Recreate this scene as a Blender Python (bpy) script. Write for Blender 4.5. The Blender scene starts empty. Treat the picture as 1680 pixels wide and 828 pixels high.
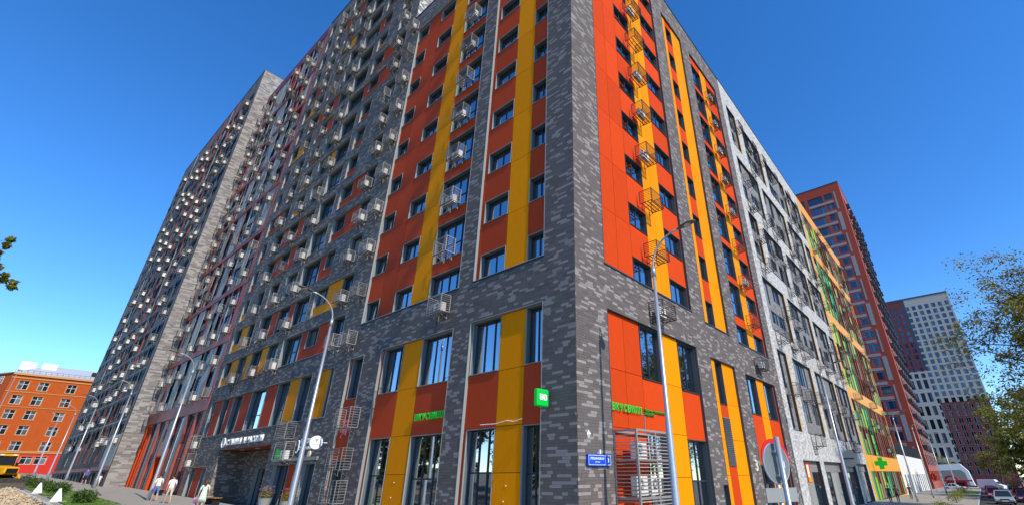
import bpy, math, random
from mathutils import Vector, Matrix
random.seed(11)
R = math.radians
scn = bpy.context.scene
COL = scn.collection
# ------------------------------------------------------------------ camera
HC = 2.5
pitch, roll = 0.454354, -0.0096207
cp, sp = math.cos(pitch), math.sin(pitch)
fwd = Vector((0, cp, sp)); right = Vector((1, 0, 0)); up = Vector((0, -sp, cp))
cr, sr = math.cos(roll), math.sin(roll)
cx_ = cr * right + sr * up; cy_ = -sr * right + cr * up
cam = bpy.data.cameras.new('camera'); camo = bpy.data.objects.new('camera', cam); COL.objects.link(camo)
M = Matrix((cx_, cy_, -fwd)).transposed().to_4x4(); M.translation = (0, 0, HC)
camo.matrix_world = M
cam.sensor_width = 36; cam.lens = 748.72 / 1680 * 36
cam.shift_x = -(934.27 - 840) / 1680
cam.clip_start = .1; cam.clip_end = 6000
scn.camera = camo
# ------------------------------------------------------------------ site axes
ANG = 0.893766
dL = Vector((-math.sin(ANG), math.cos(ANG))); dR = Vector((math.cos(ANG), math.sin(ANG)))
C0 = Vector((0.2043, 16.1987))
TH = math.atan2(dL.y, dL.x)            # local x = along left street facade, local y = out to the left street
def W(u, o, z=0.):
    p = C0 + dL * u - dR * o
    return Vector((p.x, p.y, z))
def gz(x, y):
    s = -.0275 * x + .0098 * y
    return 8 * math.tanh(s / 8)
def WG(u, o, dz=0.):
    p = W(u, o); p.z = gz(p.x, p.y) + dz; return p
# ------------------------------------------------------------------ light
SE, SPHI = R(39.5), R(6.5)
hx = -dL * math.cos(SPHI) - dR * math.sin(SPHI)
tosun = Vector((hx.x * math.cos(SE), hx.y * math.cos(SE), math.sin(SE)))
w = bpy.data.worlds.new('World'); scn.world = w; w.use_nodes = True
nt = w.node_tree; nt.nodes.clear()
sky = nt.nodes.new('ShaderNodeTexSky'); sky.sky_type = 'NISHITA'; sky.sun_disc = False
sky.sun_elevation = SE; sky.sun_rotation = math.atan2(tosun.x, tosun.y)
sky.altitude = 1500; sky.air_density = 1.0; sky.dust_density = .0; sky.ozone_density = 3.5
hs = nt.nodes.new('ShaderNodeHueSaturation'); hs.inputs['Saturation'].default_value = 1.28; hs.inputs['Hue'].default_value = .506
bg = nt.nodes.new('ShaderNodeBackground'); bg.inputs['Strength'].default_value = 0.14
wo = nt.nodes.new('ShaderNodeOutputWorld')
nt.links.new(sky.outputs[0], hs.inputs['Color']); nt.links.new(hs.outputs[0], bg.inputs[0]); nt.links.new(bg.outputs[0], wo.inputs[0])
sl = bpy.data.lights.new('sun', 'SUN'); sl.energy = 2.5; sl.angle = R(.5); sl.color = (1, .93, .82)
slo = bpy.data.objects.new('sun', sl); COL.objects.link(slo)
slo.rotation_euler = tosun.to_track_quat('Z', 'Y').to_euler(); slo.location = (0, 0, 120)
scn.view_settings.view_transform = 'Standard'; scn.view_settings.look = 'None'
scn.view_settings.exposure = 0.95; scn.view_settings.gamma = 1.0
scn.cycles.max_bounces = 6; scn.cycles.transparent_max_bounces = 12
# ------------------------------------------------------------------ materials
MATS = {}
def newmat(name):
    m = bpy.data.materials.new(name); m.use_nodes = True; MATS[name] = m
    return m, m.node_tree, m.node_tree.nodes['Principled BSDF']
def mat(name, col, rough=.6, metal=0., spec=.2, var=0., island=False, noise=0., nscale=6., stretch=None, bump=0., emit=0.):
    m, t, b = newmat(name)
    b.inputs['Roughness'].default_value = rough; b.inputs['Metallic'].default_value = metal
    b.inputs['Specular IOR Level'].default_value = spec
    b.inputs['Base Color'].default_value = (*col, 1)
    src = None
    N, Lk = t.nodes, t.links
    if var or noise:
        hsv = N.new('ShaderNodeHueSaturation'); hsv.inputs['Color'].default_value = (*col, 1)
        add = N.new('ShaderNodeMath'); add.operation = 'ADD'; add.inputs[0].default_value = 1.; add.inputs[1].default_value = 0.
        if var:
            if island: g = N.new('ShaderNodeNewGeometry'); o = g.outputs['Random Per Island']
            else: g = N.new('ShaderNodeObjectInfo'); o = g.outputs['Random']
            mr = N.new('ShaderNodeMapRange'); Lk.new(o, mr.inputs[0]); mr.inputs[3].default_value = 1 - var; mr.inputs[4].default_value = 1 + var
            Lk.new(mr.outputs[0], add.inputs[0])
        if noise:
            tc = N.new('ShaderNodeTexCoord'); mp = N.new('ShaderNodeMapping'); Lk.new(tc.outputs['Object'], mp.inputs[0])
            if stretch: mp.inputs['Scale'].default_value = stretch
            nz = N.new('ShaderNodeTexNoise'); nz.inputs['Scale'].default_value = nscale; nz.inputs['Detail'].default_value = 5
            Lk.new(mp.outputs[0], nz.inputs['Vector'])
            mr2 = N.new('ShaderNodeMapRange'); Lk.new(nz.outputs[0], mr2.inputs[0]); mr2.inputs[1].default_value = .25; mr2.inputs[2].default_value = .75
            mr2.inputs[3].default_value = -noise; mr2.inputs[4].default_value = noise
            Lk.new(mr2.outputs[0], add.inputs[1])
            if bump:
                bp = N.new('ShaderNodeBump'); bp.inputs['Strength'].default_value = bump; bp.inputs['Distance'].default_value = .02
                Lk.new(nz.outputs[0], bp.inputs['Height']); Lk.new(bp.outputs[0], b.inputs['Normal'])
        Lk.new(add.outputs[0], hsv.inputs['Value']); Lk.new(hsv.outputs[0], b.inputs['Base Color'])
    if emit:
        b.inputs['Emission Color'].default_value = (*col, 1); b.inputs['Emission Strength'].default_value = emit
    return m
BD = mat('dark_clinker', (.130, .108, .094), .75, var=.14, island=True)
BLt = mat('pale_clinker', (.262, .227, .20), .75, var=.12, island=True)
MORT = mat('mortar', (.06, .057, .058), .9, noise=.15, nscale=3)
BW = mat('white_clinker', (.53, .50, .45), .75, var=.12, island=True)
BWd = mat('grey_clinker', (.40, .38, .35), .75, var=.15, island=True)
MORTW = mat('pale_mortar', (.5, .48, .44), .9)
GIN = mat('mid_grey_clinker', (.20, .19, .183), .75, var=.15, island=True)
PALB = mat('light_clinker', (.32, .29, .265), .75, var=.12, island=True)
BBe = mat('beige_clinker', (.21, .188, .17), .75, var=.25, island=True)
OR = mat('orange_panel', (.82, .255, .0), .65, spec=.05, var=.07, noise=.10, nscale=5, stretch=(9, 9, .35))
RD = mat('red_panel', (.58, .055, .006), .65, spec=.05, var=.10, noise=.18, nscale=6, stretch=(9, 9, .3))
RD2 = mat('brick_red_panel', (.47, .056, .016), .65, spec=.05, var=.11, noise=.18, nscale=6, stretch=(9, 9, .3))
TER = mat('terracotta_frame', (.33, .07, .045), .5, noise=.12, nscale=1.5)
GRN = mat('green_panel', (.08, .34, .10), .5, spec=.15, var=.12)
LIM = mat('lime_panel', (.25, .55, .03), .42, var=.1)
AMB = mat('amber_panel', (.80, .33, .01), .42, var=.05)
FIN = mat('rust_fin', (.52, .14, .055), .9, spec=0.)
BEI = mat('beige_panel', (.30, .29, .255), .5, var=.14)
YEL = mat('yellow_strip', (.66, .34, .03), .5)
JAMB = mat('grey_jamb', (.27, .275, .255), .5, noise=.05, nscale=2)
JAMBD = mat('slate_jamb', (.055, .062, .066), .45)
FR = mat('window_frame', (.028, .038, .05), .4)
FRW = mat('white_frame', (.75, .74, .7), .4)
ROOM = mat('room', (.40, .37, .33), .9)
CUR = mat('curtain', (.62, .66, .63), .9, var=.2)
MGREY = mat('galvanised', (.42, .44, .45), .38, metal=.55, noise=.08, nscale=8)
MCAGE = mat('pale_cage', (.27, .25, .225), .5, var=.32)
MCAGED = mat('dark_cage', (.055, .045, .038), .5)
ACW = mat('ac_white', (.74, .71, .64), .5, var=.15)
ACD = mat('ac_dark', (.05, .05, .05), .6)
ROOF = mat('roof_sheet', (.42, .43, .45), .5, noise=.08)
ASPH = mat('asphalt', (.075, .073, .07), .9, noise=.2, nscale=1.2)
PAV = mat('paving', (.34, .305, .25), .9, noise=.12, nscale=1.5)
SOIL = mat('soil', (.26, .19, .11), .95, noise=.3, nscale=2, bump=.6)
KERB = mat('kerb_stone', (.42, .41, .39), .9, noise=.1)
GRASS = mat('grass', (.13, .24, .025), .9, noise=.3, nscale=3)
BARK = mat('bark', (.10, .075, .055), .9, noise=.3, nscale=8, stretch=(3, 3, .5), bump=.5)
LEAFG = mat('leaf_green', (.11, .14, .02), .6, var=.5, island=True)
LEAFL = mat('leaf_light', (.21, .235, .03), .6, var=.4, island=True)
LEAFY = mat('leaf_yellow', (.27, .20, .03), .6, var=.4, island=True)
LEAFB = mat('leaf_brown', (.24, .155, .06), .6, var=.4, island=True)
for m_ in (LEAFL, LEAFG, LEAFY, LEAFB):
    t_ = m_.node_tree; b_ = t_.nodes['Principled BSDF']; tl = t_.nodes.new('ShaderNodeBsdfTranslucent'); mx_ = t_.nodes.new('ShaderNodeMixShader'); mx_.inputs[0].default_value = .4
    t_.links.new(b_.inputs['Base Color'].links[0].from_socket, tl.inputs[0]); t_.links.new(b_.outputs[0], mx_.inputs[1]); t_.links.new(tl.outputs[0], mx_.inputs[2]); t_.links.new(mx_.outputs[0], t_.nodes['Material Output'].inputs[0])
HEDGE = mat('hedge_leaf', (.055, .095, .02), .7, var=.45, island=True)
BLUE = mat('sign_blue', (.005, .07, .62), .35)
REDS = mat('sign_red', (.6, .01, .01), .35)
WHT = mat('sign_white', (.85, .85, .85), .4)
BLK = mat('black', (.015, .015, .016), .5)
RUB = mat('rubber', (.02, .02, .02), .8)
SGREEN = mat('sign_green', (.0, .46, .04), .5, emit=.12)
SGREEN2 = mat('sign_green_dark', (.0, .33, .03), .4)
PINK = mat('sign_pink', (.8, .16, .22), .4)
GOLD = mat('sign_cream', (.70, .62, .38), .5)
YELM = mat('machine_yellow', (.80, .38, .005), .4)
SKIN = mat('skin', (.55, .30, .2), .6); HAIRM = mat('hair', (.05, .028, .015), .7)
LAMPG = mat('lamp_glass', (.5, .45, .3), .2)
CGL = mat('car_glass', (.02, .025, .03), .06, spec=.6)
def glass(name, tr, tint=(.75, .85, .85)):
    m, t, b = newmat(name); N, Lk = t.nodes, t.links; N.remove(b)
    out = N['Material Output']
    tb = N.new('ShaderNodeBsdfTransparent'); tb.inputs[0].default_value = (*[tr * c for c in tint], 1)
    gb = N.new('ShaderNodeBsdfGlossy'); gb.inputs['Roughness'].default_value = .02; gb.inputs['Color'].default_value = (.85, .93, 1, 1)
    lw = N.new('ShaderNodeFresnel'); lw.inputs[0].default_value = 1.65
    ad = N.new('ShaderNodeMath'); ad.operation = 'ADD'; ad.inputs[1].default_value = .46; ad.use_clamp = True
    mx = N.new('ShaderNodeMixShader')
    Lk.new(lw.outputs[0], ad.inputs[0]); Lk.new(ad.outputs[0], mx.inputs[0]); Lk.new(tb.outputs[0], mx.inputs[1]); Lk.new(gb.outputs[0], mx.inputs[2]); Lk.new(mx.outputs[0], out.inputs[0])
    return m
GLN = glass('window_glass', .75)
def farglass(name, lo, hi, spec=.9):
    m, t, b = newmat(name); N, Lk = t.nodes, t.links
    oi = N.new('ShaderNodeNewGeometry'); rp = N.new('ShaderNodeValToRGB')
    oi2 = N.new('ShaderNodeObjectInfo'); sm = N.new('ShaderNodeMath'); sm.operation = 'ADD'
    fr = N.new('ShaderNodeMath'); fr.operation = 'FRACT'
    Lk.new(oi.outputs['Random Per Island'], sm.inputs[0]); Lk.new(oi2.outputs['Random'], sm.inputs[1]); Lk.new(sm.outputs[0], fr.inputs[0])
    rp.color_ramp.interpolation = 'CONSTANT'; e = rp.color_ramp.elements
    e[0].color = (*lo, 1); e[1].position = .62; e[1].color = (*[(a + b_) / 2 for a, b_ in zip(lo, hi)], 1)
    e3 = rp.color_ramp.elements.new(.84); e3.color = (*hi, 1)
    Lk.new(fr.outputs[0], rp.inputs[0]); Lk.new(rp.outputs[0], b.inputs['Base Color'])
    b.inputs['Roughness'].default_value = .05; b.inputs['Specular IOR Level'].default_value = spec
    return m
GLF = farglass('dark_pane', (.018, .028, .034), (.20, .22, .22))
GLB = farglass('sky_pane', (.03, .055, .10), (.10, .16, .26), 1.)
GLR = farglass('dull_pane', (.015, .02, .024), (.16, .16, .15), 0.)
MATS['dull_pane'].node_tree.nodes['Principled BSDF'].inputs['Roughness'].default_value = .22
JAMB_SHADE = mat('jamb_shade_tone', (.115, .135, .14), .5)  # inner part of the grey jamb, darkened to paint in the reveal's shade
# ------------------------------------------------------------------ mesh helpers
class MB:
    def __init__(s): s.v = []; s.f = []; s.m = []
    def box(s, x0, x1, y0, y1, z0, z1, mi=0):
        if x0 > x1: x0, x1 = x1, x0
        if y0 > y1: y0, y1 = y1, y0
        n = len(s.v)
        s.v += [(x0, y0, z0), (x1, y0, z0), (x1, y1, z0), (x0, y1, z0), (x0, y0, z1), (x1, y0, z1), (x1, y1, z1), (x0, y1, z1)]
        for q in ((0, 3, 2, 1), (4, 5, 6, 7), (0, 1, 5, 4), (1, 2, 6, 5), (2, 3, 7, 6), (3, 0, 4, 7)):
            s.f.append(tuple(n + i for i in q)); s.m.append(mi)
        return s
    def poly(s, pts, mi=0):
        n = len(s.v); s.v += [tuple(p) for p in pts]; s.f.append(tuple(range(n, n + len(pts)))); s.m.append(mi); return s
    def tube(s, pts, radii, n=8, mi=0, cap=True):
        pts = [Vector(p) for p in pts]
        if not hasattr(radii, '__len__'): radii = [radii] * len(pts)
        base = len(s.v)
        for i, p in enumerate(pts):
            t = (pts[min(i + 1, len(pts) - 1)] - pts[max(i - 1, 0)]).normalized()
            a = t.orthogonal() if i == 0 else (a - t * a.dot(t))
            a.normalize(); b = t.cross(a)
            for k in range(n):
                th = 2 * math.pi * k / n + (math.pi / 4 if n == 4 else 0)
                s.v.append(tuple(p + (a * math.cos(th) + b * math.sin(th)) * radii[i]))
        for i in range(len(pts) - 1):
            for k in range(n):
                a0 = base + i * n + k; a1 = base + i * n + (k + 1) % n
                s.f.append((a0, a1, a1 + n, a0 + n)); s.m.append(mi)
        if cap:
            s.f.append(tuple(base + k for k in range(n))[::-1]); s.m.append(mi)
            e = base + (len(pts) - 1) * n; s.f.append(tuple(e + k for k in range(n))); s.m.append(mi)
        return s
    def prism(s, prof, y0, y1, mi=0, inset=0.):
        n = len(prof); b = len(s.v)
        for y in (y0, y1): s.v += [(x, y, z) for x, z in prof]
        for k in range(n):
            s.f.append((b + k, b + (k + 1) % n, b + n + (k + 1) % n, b + n + k)); s.m.append(mi)
        s.f.append(tuple(b + k for k in range(n))[::-1]); s.m.append(mi); s.f.append(tuple(b + n + k for k in range(n))); s.m.append(mi)
        return s
    def mesh(s, name, mats, smooth=False):
        me = bpy.data.meshes.new(name); me.from_pydata(s.v, [], s.f)
        for m in (mats if isinstance(mats, (list, tuple)) else [mats]): me.materials.append(m)
        if any(s.m): me.polygons.foreach_set('material_index', s.m)
        if smooth: me.polygons.foreach_set('use_smooth', [True] * len(s.f))
        return me
    def build(s, name, mats, parent=None, loc=(0, 0, 0), rot=0., smooth=False, kind=None):
        return link(name, s.mesh(name, mats, smooth), parent, loc, rot, kind)
def link(name, me, parent=None, loc=(0, 0, 0), rot=0., kind=None):
    o = bpy.data.objects.new(name, me); COL.objects.link(o); o.location = loc
    if rot: o.rotation_euler[2] = rot
    if parent is not None: o.parent = parent
    if kind: o['kind'] = kind
    return o
def tag(o, label, cat, group=None, kind=None):
    o['label'] = label; o['category'] = cat
    if group: o['group'] = group
    if kind: o['kind'] = kind
    return o
def thing(name, label, cat, loc=(0, 0, 0), rot=0., group=None):
    return tag(link(name, None, None, loc, rot), label, cat, group)
def kids(o): return list(o.children)
def copy_tree(o, parent=None):
    c = o.copy(); COL.objects.link(c)
    if parent is not None: c.parent = parent
    for ch in kids(o): copy_tree(ch, c)
    return c
CACHE = {}
def cached(key, fn):
    if key not in CACHE: CACHE[key] = fn()
    return CACHE[key]
ORD = ['ground', 'first', 'second', 'third', 'fourth', 'fifth', 'sixth', 'seventh', 'eighth', 'ninth', 'tenth', 'eleventh', 'twelfth', 'thirteenth', 'fourteenth', 'fifteenth', 'sixteenth', 'seventeenth', 'eighteenth', 'nineteenth', 'twentieth']
# ------------------------------------------------------------------ facade system
class Face:
    def __init__(s, b, kind, plane):
        s.b, s.kind, s.plane = b, kind, plane; s.bx, s.by = b['bx'], b['by']
        s.rot = 0. if kind == 'L' else math.pi / 2
    def raw(s, a, o): return (a, s.plane + o) if s.kind == 'L' else (s.plane - o, -a)
    def loc(s, a, z, o):
        x, y = s.raw(a, o); return (x - s.bx, y - s.by, z)
    def world(s, a, z, o):
        x, y = s.raw(a, o); return W(x, y, z)
    def wrot(s): return TH + s.rot
    def box(s, mb, a0, a1, z0, z1, o0, o1, mi=0):
        x0, y0 = s.raw(a0, o0); x1, y1 = s.raw(a1, o1)
        mb.box(x0 - s.bx, x1 - s.bx, y0 - s.by, y1 - s.by, z0, z1, mi)
def building(name, label, cat, bx, by):
    o = thing(name, label, cat, W(bx, by, 0), TH); o['bx'] = bx; o['by'] = by
    return o
def minus(rect, holes):
    a0, a1, z0, z1 = rect
    zs = sorted({z0, z1, *[min(max(h[i], z0), z1) for h in holes for i in (2, 3)]})
    out = []
    for za, zb in zip(zs, zs[1:]):
        if zb - za < 1e-4: continue
        zm = (za + zb) / 2
        hs_ = sorted((max(h[0], a0), min(h[1], a1)) for h in holes if h[2] < zm < h[3] and h[1] > a0 and h[0] < a1)
        x = a0
        for p, q in hs_:
            if p > x + 1e-4: out.append((x, p, za, zb))
            x = max(x, q)
        if x < a1 - 1e-4: out.append((x, a1, za, zb))
    return out
def wall(b, face, rects, holes, m, t=.25, name='wall'):
    mb = MB()
    for r in rects:
        for a0, a1, z0, z1 in minus(r, holes): face.box(mb, a0, a1, z0, z1, -t, 0)
    return mb.build(name, m, b)
def bricks(b, face, rects, holes, dark, pale, frac=.27, course=.105, lens=(.25, .37, .5), seed=1, indiv=None, nind=0, proud=.012, gap=.007):
    rnd = random.Random(seed); D, P = MB(), MB(); ind = []
    for r in rects:
        z = r[2]
        while z + course <= r[3] + 1e-3:
            zm = z + course / 2
            for a0, a1, _, _ in minus((r[0], r[1], zm - .001, zm + .001), holes):
                x = a0 - rnd.random() * .3; last = False
                while x < a1:
                    L = rnd.choice(lens); p0, p1 = max(x, a0), min(x + L, a1); x += L
                    if p1 - p0 < .04: continue
                    pl = rnd.random() < (frac * (.35 if last else 1.15)); last = pl
                    if indiv and indiv(p0, z) and abs(p1 - p0 - L) < 1e-6: ind.append((p0, L, z, pl)); continue
                    face.box(P if pl else D, p0 + gap / 2, p1 - gap / 2, z + gap / 2, z + course - gap / 2, -.004, proud)
            z += course
    if len(ind) > nind:
        rnd.shuffle(ind)
        for p0, L, z, pl in ind[nind:]: face.box(P if pl else D, p0 + gap / 2, p0 + L - gap / 2, z + gap / 2, z + course - gap / 2, -.004, proud)
        ind = ind[:nind]
    for p0, L, z, pl in ind:
        me = cached(('brick', L, pl, dark.name, rnd.randrange(3)), lambda: MB().box(-L / 2 + gap / 2, L / 2 - gap / 2, -.004, proud + rnd.random() * .004, gap / 2, course - gap / 2).mesh('brick', pale if pl else dark))
        link('brick', me, b, face.loc(p0 + L / 2, z, 0), face.rot)
    D.build('brickwork', dark, b, kind='stuff'); P.build('pale_brickwork', pale, b, kind='stuff')
def ring(w_, h, d, t, proud):
    mb = MB(); x = w_ / 2
    for y0, y1, mi in ((-.04, proud, 0), (-d, -.04, 1)):
        mb.box(-x, -x + t, y0, y1, 0, h, mi); mb.box(x - t, x, y0, y1, 0, h, mi)
        mb.box(-x + t, x - t, y0, y1, h - t, h, mi); mb.box(-x + t, x - t, y0, y1 + (.03 if not mi else 0), 0, t, mi)
    return mb
def surround(b, face, a0, a1, z0, z1, depth, o=0., m=None, t=.03, proud=.022, name='window_surround'):
    m = m or JAMB; w_ = round(a1 - a0, 3); h = round(z1 - z0, 3)
    me = cached(('ring', w_, h, depth, m.name, t, proud, name), lambda: ring(w_, h, depth, t, proud).mesh(name, [m, JAMB_SHADE if (m is JAMB and name == 'window_surround') else m]))
    return link(name, me, b, face.loc((a0 + a1) / 2, z0, o), face.rot)
def panel(b, face, a0, a1, z0, z1, o, m, g=.010, th=.04, name='facade_panel'):
    w_ = round(a1 - a0 - 2 * g, 3); h = round(z1 - z0 - 2 * g, 3)
    if w_ < .03 or h < .03: return
    me = cached(('panel', w_, h, m.name, th), lambda: MB().box(-w_ / 2, w_ / 2, -th, 0, 0, h).mesh(name, m))
    return link(name, me, b, face.loc((a0 + a1) / 2, z0 + g, o), face.rot)
def frame_mesh(w_, h, n, tr, room, bar=.045):
    mb = MB(); x = w_ / 2
    mb.box(-x, -x + bar, -.07, 0, 0, h); mb.box(x - bar, x, -.07, 0, 0, h); mb.box(-x + bar, x - bar, -.07, 0, 0, bar); mb.box(-x + bar, x - bar, -.07, 0, h - bar, h)
    for i in range(1, n):
        xm = -x + w_ * i / n; mb.box(xm - bar * .6, xm + bar * .6, -.07, .004, bar, h - bar)
    for z in tr: mb.box(-x + bar, x - bar, -.068, -.003, z - bar * .55, z + bar * .55)
    if room:
        y = -.75
        mb.poly([(-x, y, 0), (x, y, 0), (x, y, h), (-x, y, h)], 1); mb.poly([(-x, y, 0), (-x, -.07, 0), (-x, -.07, h), (-x, y, h)], 1)
        mb.poly([(x, y, 0), (x, -.07, 0), (x, -.07, h), (x, y, h)], 1); mb.poly([(-x, y, h), (x, y, h), (x, -.07, h), (-x, -.07, h)], 1); mb.poly([(-x, y, 0), (x, y, 0), (x, -.07, 0), (-x, -.07, 0)], 1)
    return mb
def curtain_mesh(w_, h):
    mb = MB(); n = max(6, int(w_ / .05)); b0 = len(mb.v)
    for i in range(n + 1):
        y = .025 * math.sin(i * 1.7) + .012 * math.sin(i * 3.1)
        mb.v += [(-w_ / 2 + w_ * i / n, y, 0), (-w_ / 2 + w_ * i / n, y, h)]
    for i in range(n): mb.f.append((b0 + 2 * i, b0 + 2 * i + 2, b0 + 2 * i + 3, b0 + 2 * i + 1)); mb.m.append(0)
    return mb
wr = random.Random(5)
def window(b, face, a0, a1, z0, z1, o, n=2, tr=(), near=True, fm=None, gm=None, curt=.85):
    """near: frame part with single panes and curtains below it; else frame and glass in one part"""
    fm = fm or FR; w_ = round(a1 - a0, 3); h = round(z1 - z0, 3); tr = tuple(tr)
    l = face.loc((a0 + a1) / 2, z0, o)
    if near:
        f = link('window', cached(('wn', w_, h, n, tr, fm.name), lambda: frame_mesh(w_, h, n, tr, True).mesh('window', [fm, ROOM])), b, l, face.rot)
        pw = w_ / n; zs = [0] + list(tr) + [h]
        for i in range(n):
            for za, zb in zip(zs, zs[1:]):
                me = cached(('pane', round(pw, 3), round(zb - za, 3)), lambda: MB().box(-pw / 2 + .03, pw / 2 - .03, -.045, -.035, .03, zb - za - .03).mesh('pane', GLN))
                p = link('pane', me, f, (-w_ / 2 + pw * (i + .5), 0, za)); p.rotation_euler = (wr.uniform(-.006, .006), 0, wr.uniform(-.012, .012))
        if wr.random() < curt:
            k = wr.choice((.3, .42, .42, .95, .95)); cw = round(w_ * k, 3)
            me = cached(('cur', cw, h), lambda: curtain_mesh(cw, h - .1).mesh('curtain', CUR))
            link('curtain', me, f, ((wr.choice((-1, 1)) * (w_ - cw) / 2 * .94), -.13, .05))
    else:
        gm = gm or GLF
        def mk():
            mb = frame_mesh(w_, h, n, tr, False, .06)
            for i in range(n):
                xa = -w_ / 2 + w_ * i / n; xb = xa + w_ / n; mb.box(xa + .03, xb - .03, -.06, -.04, .03, h - .03, 1)
            return mb.mesh('window', [fm, gm])
        f = link('window', cached(('wf', w_, h, n, tr, fm.name, gm.name), mk), b, l, face.rot)
    return f
def zone(b, face, A0, A1, Z0, Z1, cols, rec=.12, wd=None, joints=(), near=True, sm=None, jm=None):
    """a recessed field of panels with windows; cols = (a0, a1, material, [(wa0, wa1, z0, z1, panes, transoms)])"""
    if wd is None: wd = .32 if face.kind == 'L' else .22
    surround(b, face, A0, A1, Z0, Z1, rec + .02, 0., sm, name='field_surround')
    holes = [(w_[0], w_[1], w_[2], w_[3]) for c in cols for w_ in c[3]]
    mb = MB()
    for a0, a1, z0, z1 in minus((A0 + .01, A1 - .01, Z0 + .01, Z1 - .01), holes): face.box(mb, a0, a1, z0, z1, -rec - .2, -rec - .05)
    mb.build('backing_wall', BLK, b)
    for a0, a1, m, wins in cols:
        a0 = max(a0, A0 + .032); a1 = min(a1, A1 - .032)
        zs = sorted({Z0 + .032, Z1 - .032, *[j for j in joints if Z0 + .2 < j < Z1 - .2 and not wins], *[min(max(q, Z0 + .032), Z1 - .032) for w_ in wins for q in w_[2:4]]})
        for za, zb in zip(zs, zs[1:]):
            zm = (za + zb) / 2
            if zb - za < .04: continue
            x = a0
            for w_ in sorted(w_ for w_ in wins if w_[2] < zm < w_[3]):
                if w_[0] > x + .06: panel(b, face, x, w_[0], za, zb, -rec, m)
                x = w_[1]
            if a1 > x + .06:
                if a1 - x > 1.9 and not wins:
                    xm = (x + a1) / 2; panel(b, face, x, xm, za, zb, -rec, m); panel(b, face, xm, a1, za, zb, -rec, m)
                else: panel(b, face, x, a1, za, zb, -rec, m)
        for w_ in wins:
            wa0, wa1, z0, z1, n = w_[:5]; tr = w_[5] if len(w_) > 5 else ()
            surround(b, face, wa0, wa1, z0, z1, wd, -rec, jm or sm, t=.028, proud=.02)
            window(b, face, wa0 + .03, wa1 - .03, z0 + .03, z1 - .03, -rec - wd + .08, n, tr, near, gm=GLF)
# ------------------------------------------------------------------ air conditioner cages
def cage_mesh(w_, d, h, ns, m, r=.011, joined=True):
    mb = MB(); x = w_ / 2
    for sx in (-1, 1):
        for y in (.04, d): mb.box(sx * x - .016, sx * x + .016, y - .016, y + .016, 0, h)
        mb.box(sx * x - .014, sx * x + .014, .05, d, -.02, .015); mb.box(sx * x - .014, sx * x + .014, .05, d, h - .03, h - .002)
        mb.tube([(sx * x * .6, .0, -.28), (sx * x * .6, d * .8, -.02)], .015, 4)
        mb.box(sx * x * .6 - .02, sx * x * .6 + .02, 0, .03, -.3, .0)
    mb.box(-x, x, d - .016, d + .016, -.02, .015); mb.box(-x, x, d - .014, d + .014, h - .03, h - .002)
    for i in range(4):
        yy = .12 + (d - .2) * i / 3; mb.box(-x, x, yy - .025, yy + .025, -.012, .008)
    if joined:
        for i in range(ns):
            z = .06 + (h - .12) * (i + .5) / ns
            mb.box(-x, x, d - .008, d + .01, z - r, z + r)
            for sx in (-1, 1): mb.box(sx * x - .009, sx * x + .009, .06, d, z - r, z + r)
        for i in (1, 2): mb.box(-x + w_ * i / 3 - .008, -x + w_ * i / 3 + .008, d - .02, d - .004, 0, h)
    return mb
def unit_mesh():
    mb = MB().box(-.33, .33, .1, .34, .03, .50)
    mb.box(-.31, .32, .34, .348, .05, .48, 1)
    return mb
def fan_mesh():
    mb = MB(); n = 18
    for i in range(n):
        a, c = 2 * math.pi * i / n, 2 * math.pi * (i + 1) / n
        for r0, r1, mi in ((.0, .05, 1), (.06, .19, 0), (.195, .21, 1)):
            mb.poly([(.09 + r0 * math.cos(a), 0, .32 + r0 * math.sin(a)), (.09 + r1 * math.cos(a), 0, .32 + r1 * math.sin(a)), (.09 + r1 * math.cos(c), 0, .32 + r1 * math.sin(c)), (.09 + r0 * math.cos(c), 0, .32 + r0 * math.sin(c))], mi)
    for i in range(6):
        r_ = .07 + .022 * i
        mb.tube([(.09 + r_ * math.cos(2 * math.pi * k / 12), .006, .32 + r_ * math.sin(2 * math.pi * k / 12)) for k in range(13)], .004, 3, 1, False)
    return mb
UNIT = unit_mesh().mesh('air_conditioner', [ACW, ACW]); FAN = fan_mesh().mesh('fan_grille', [ACD, ACW])
acr = random.Random(3)
NAC = [0]
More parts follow.
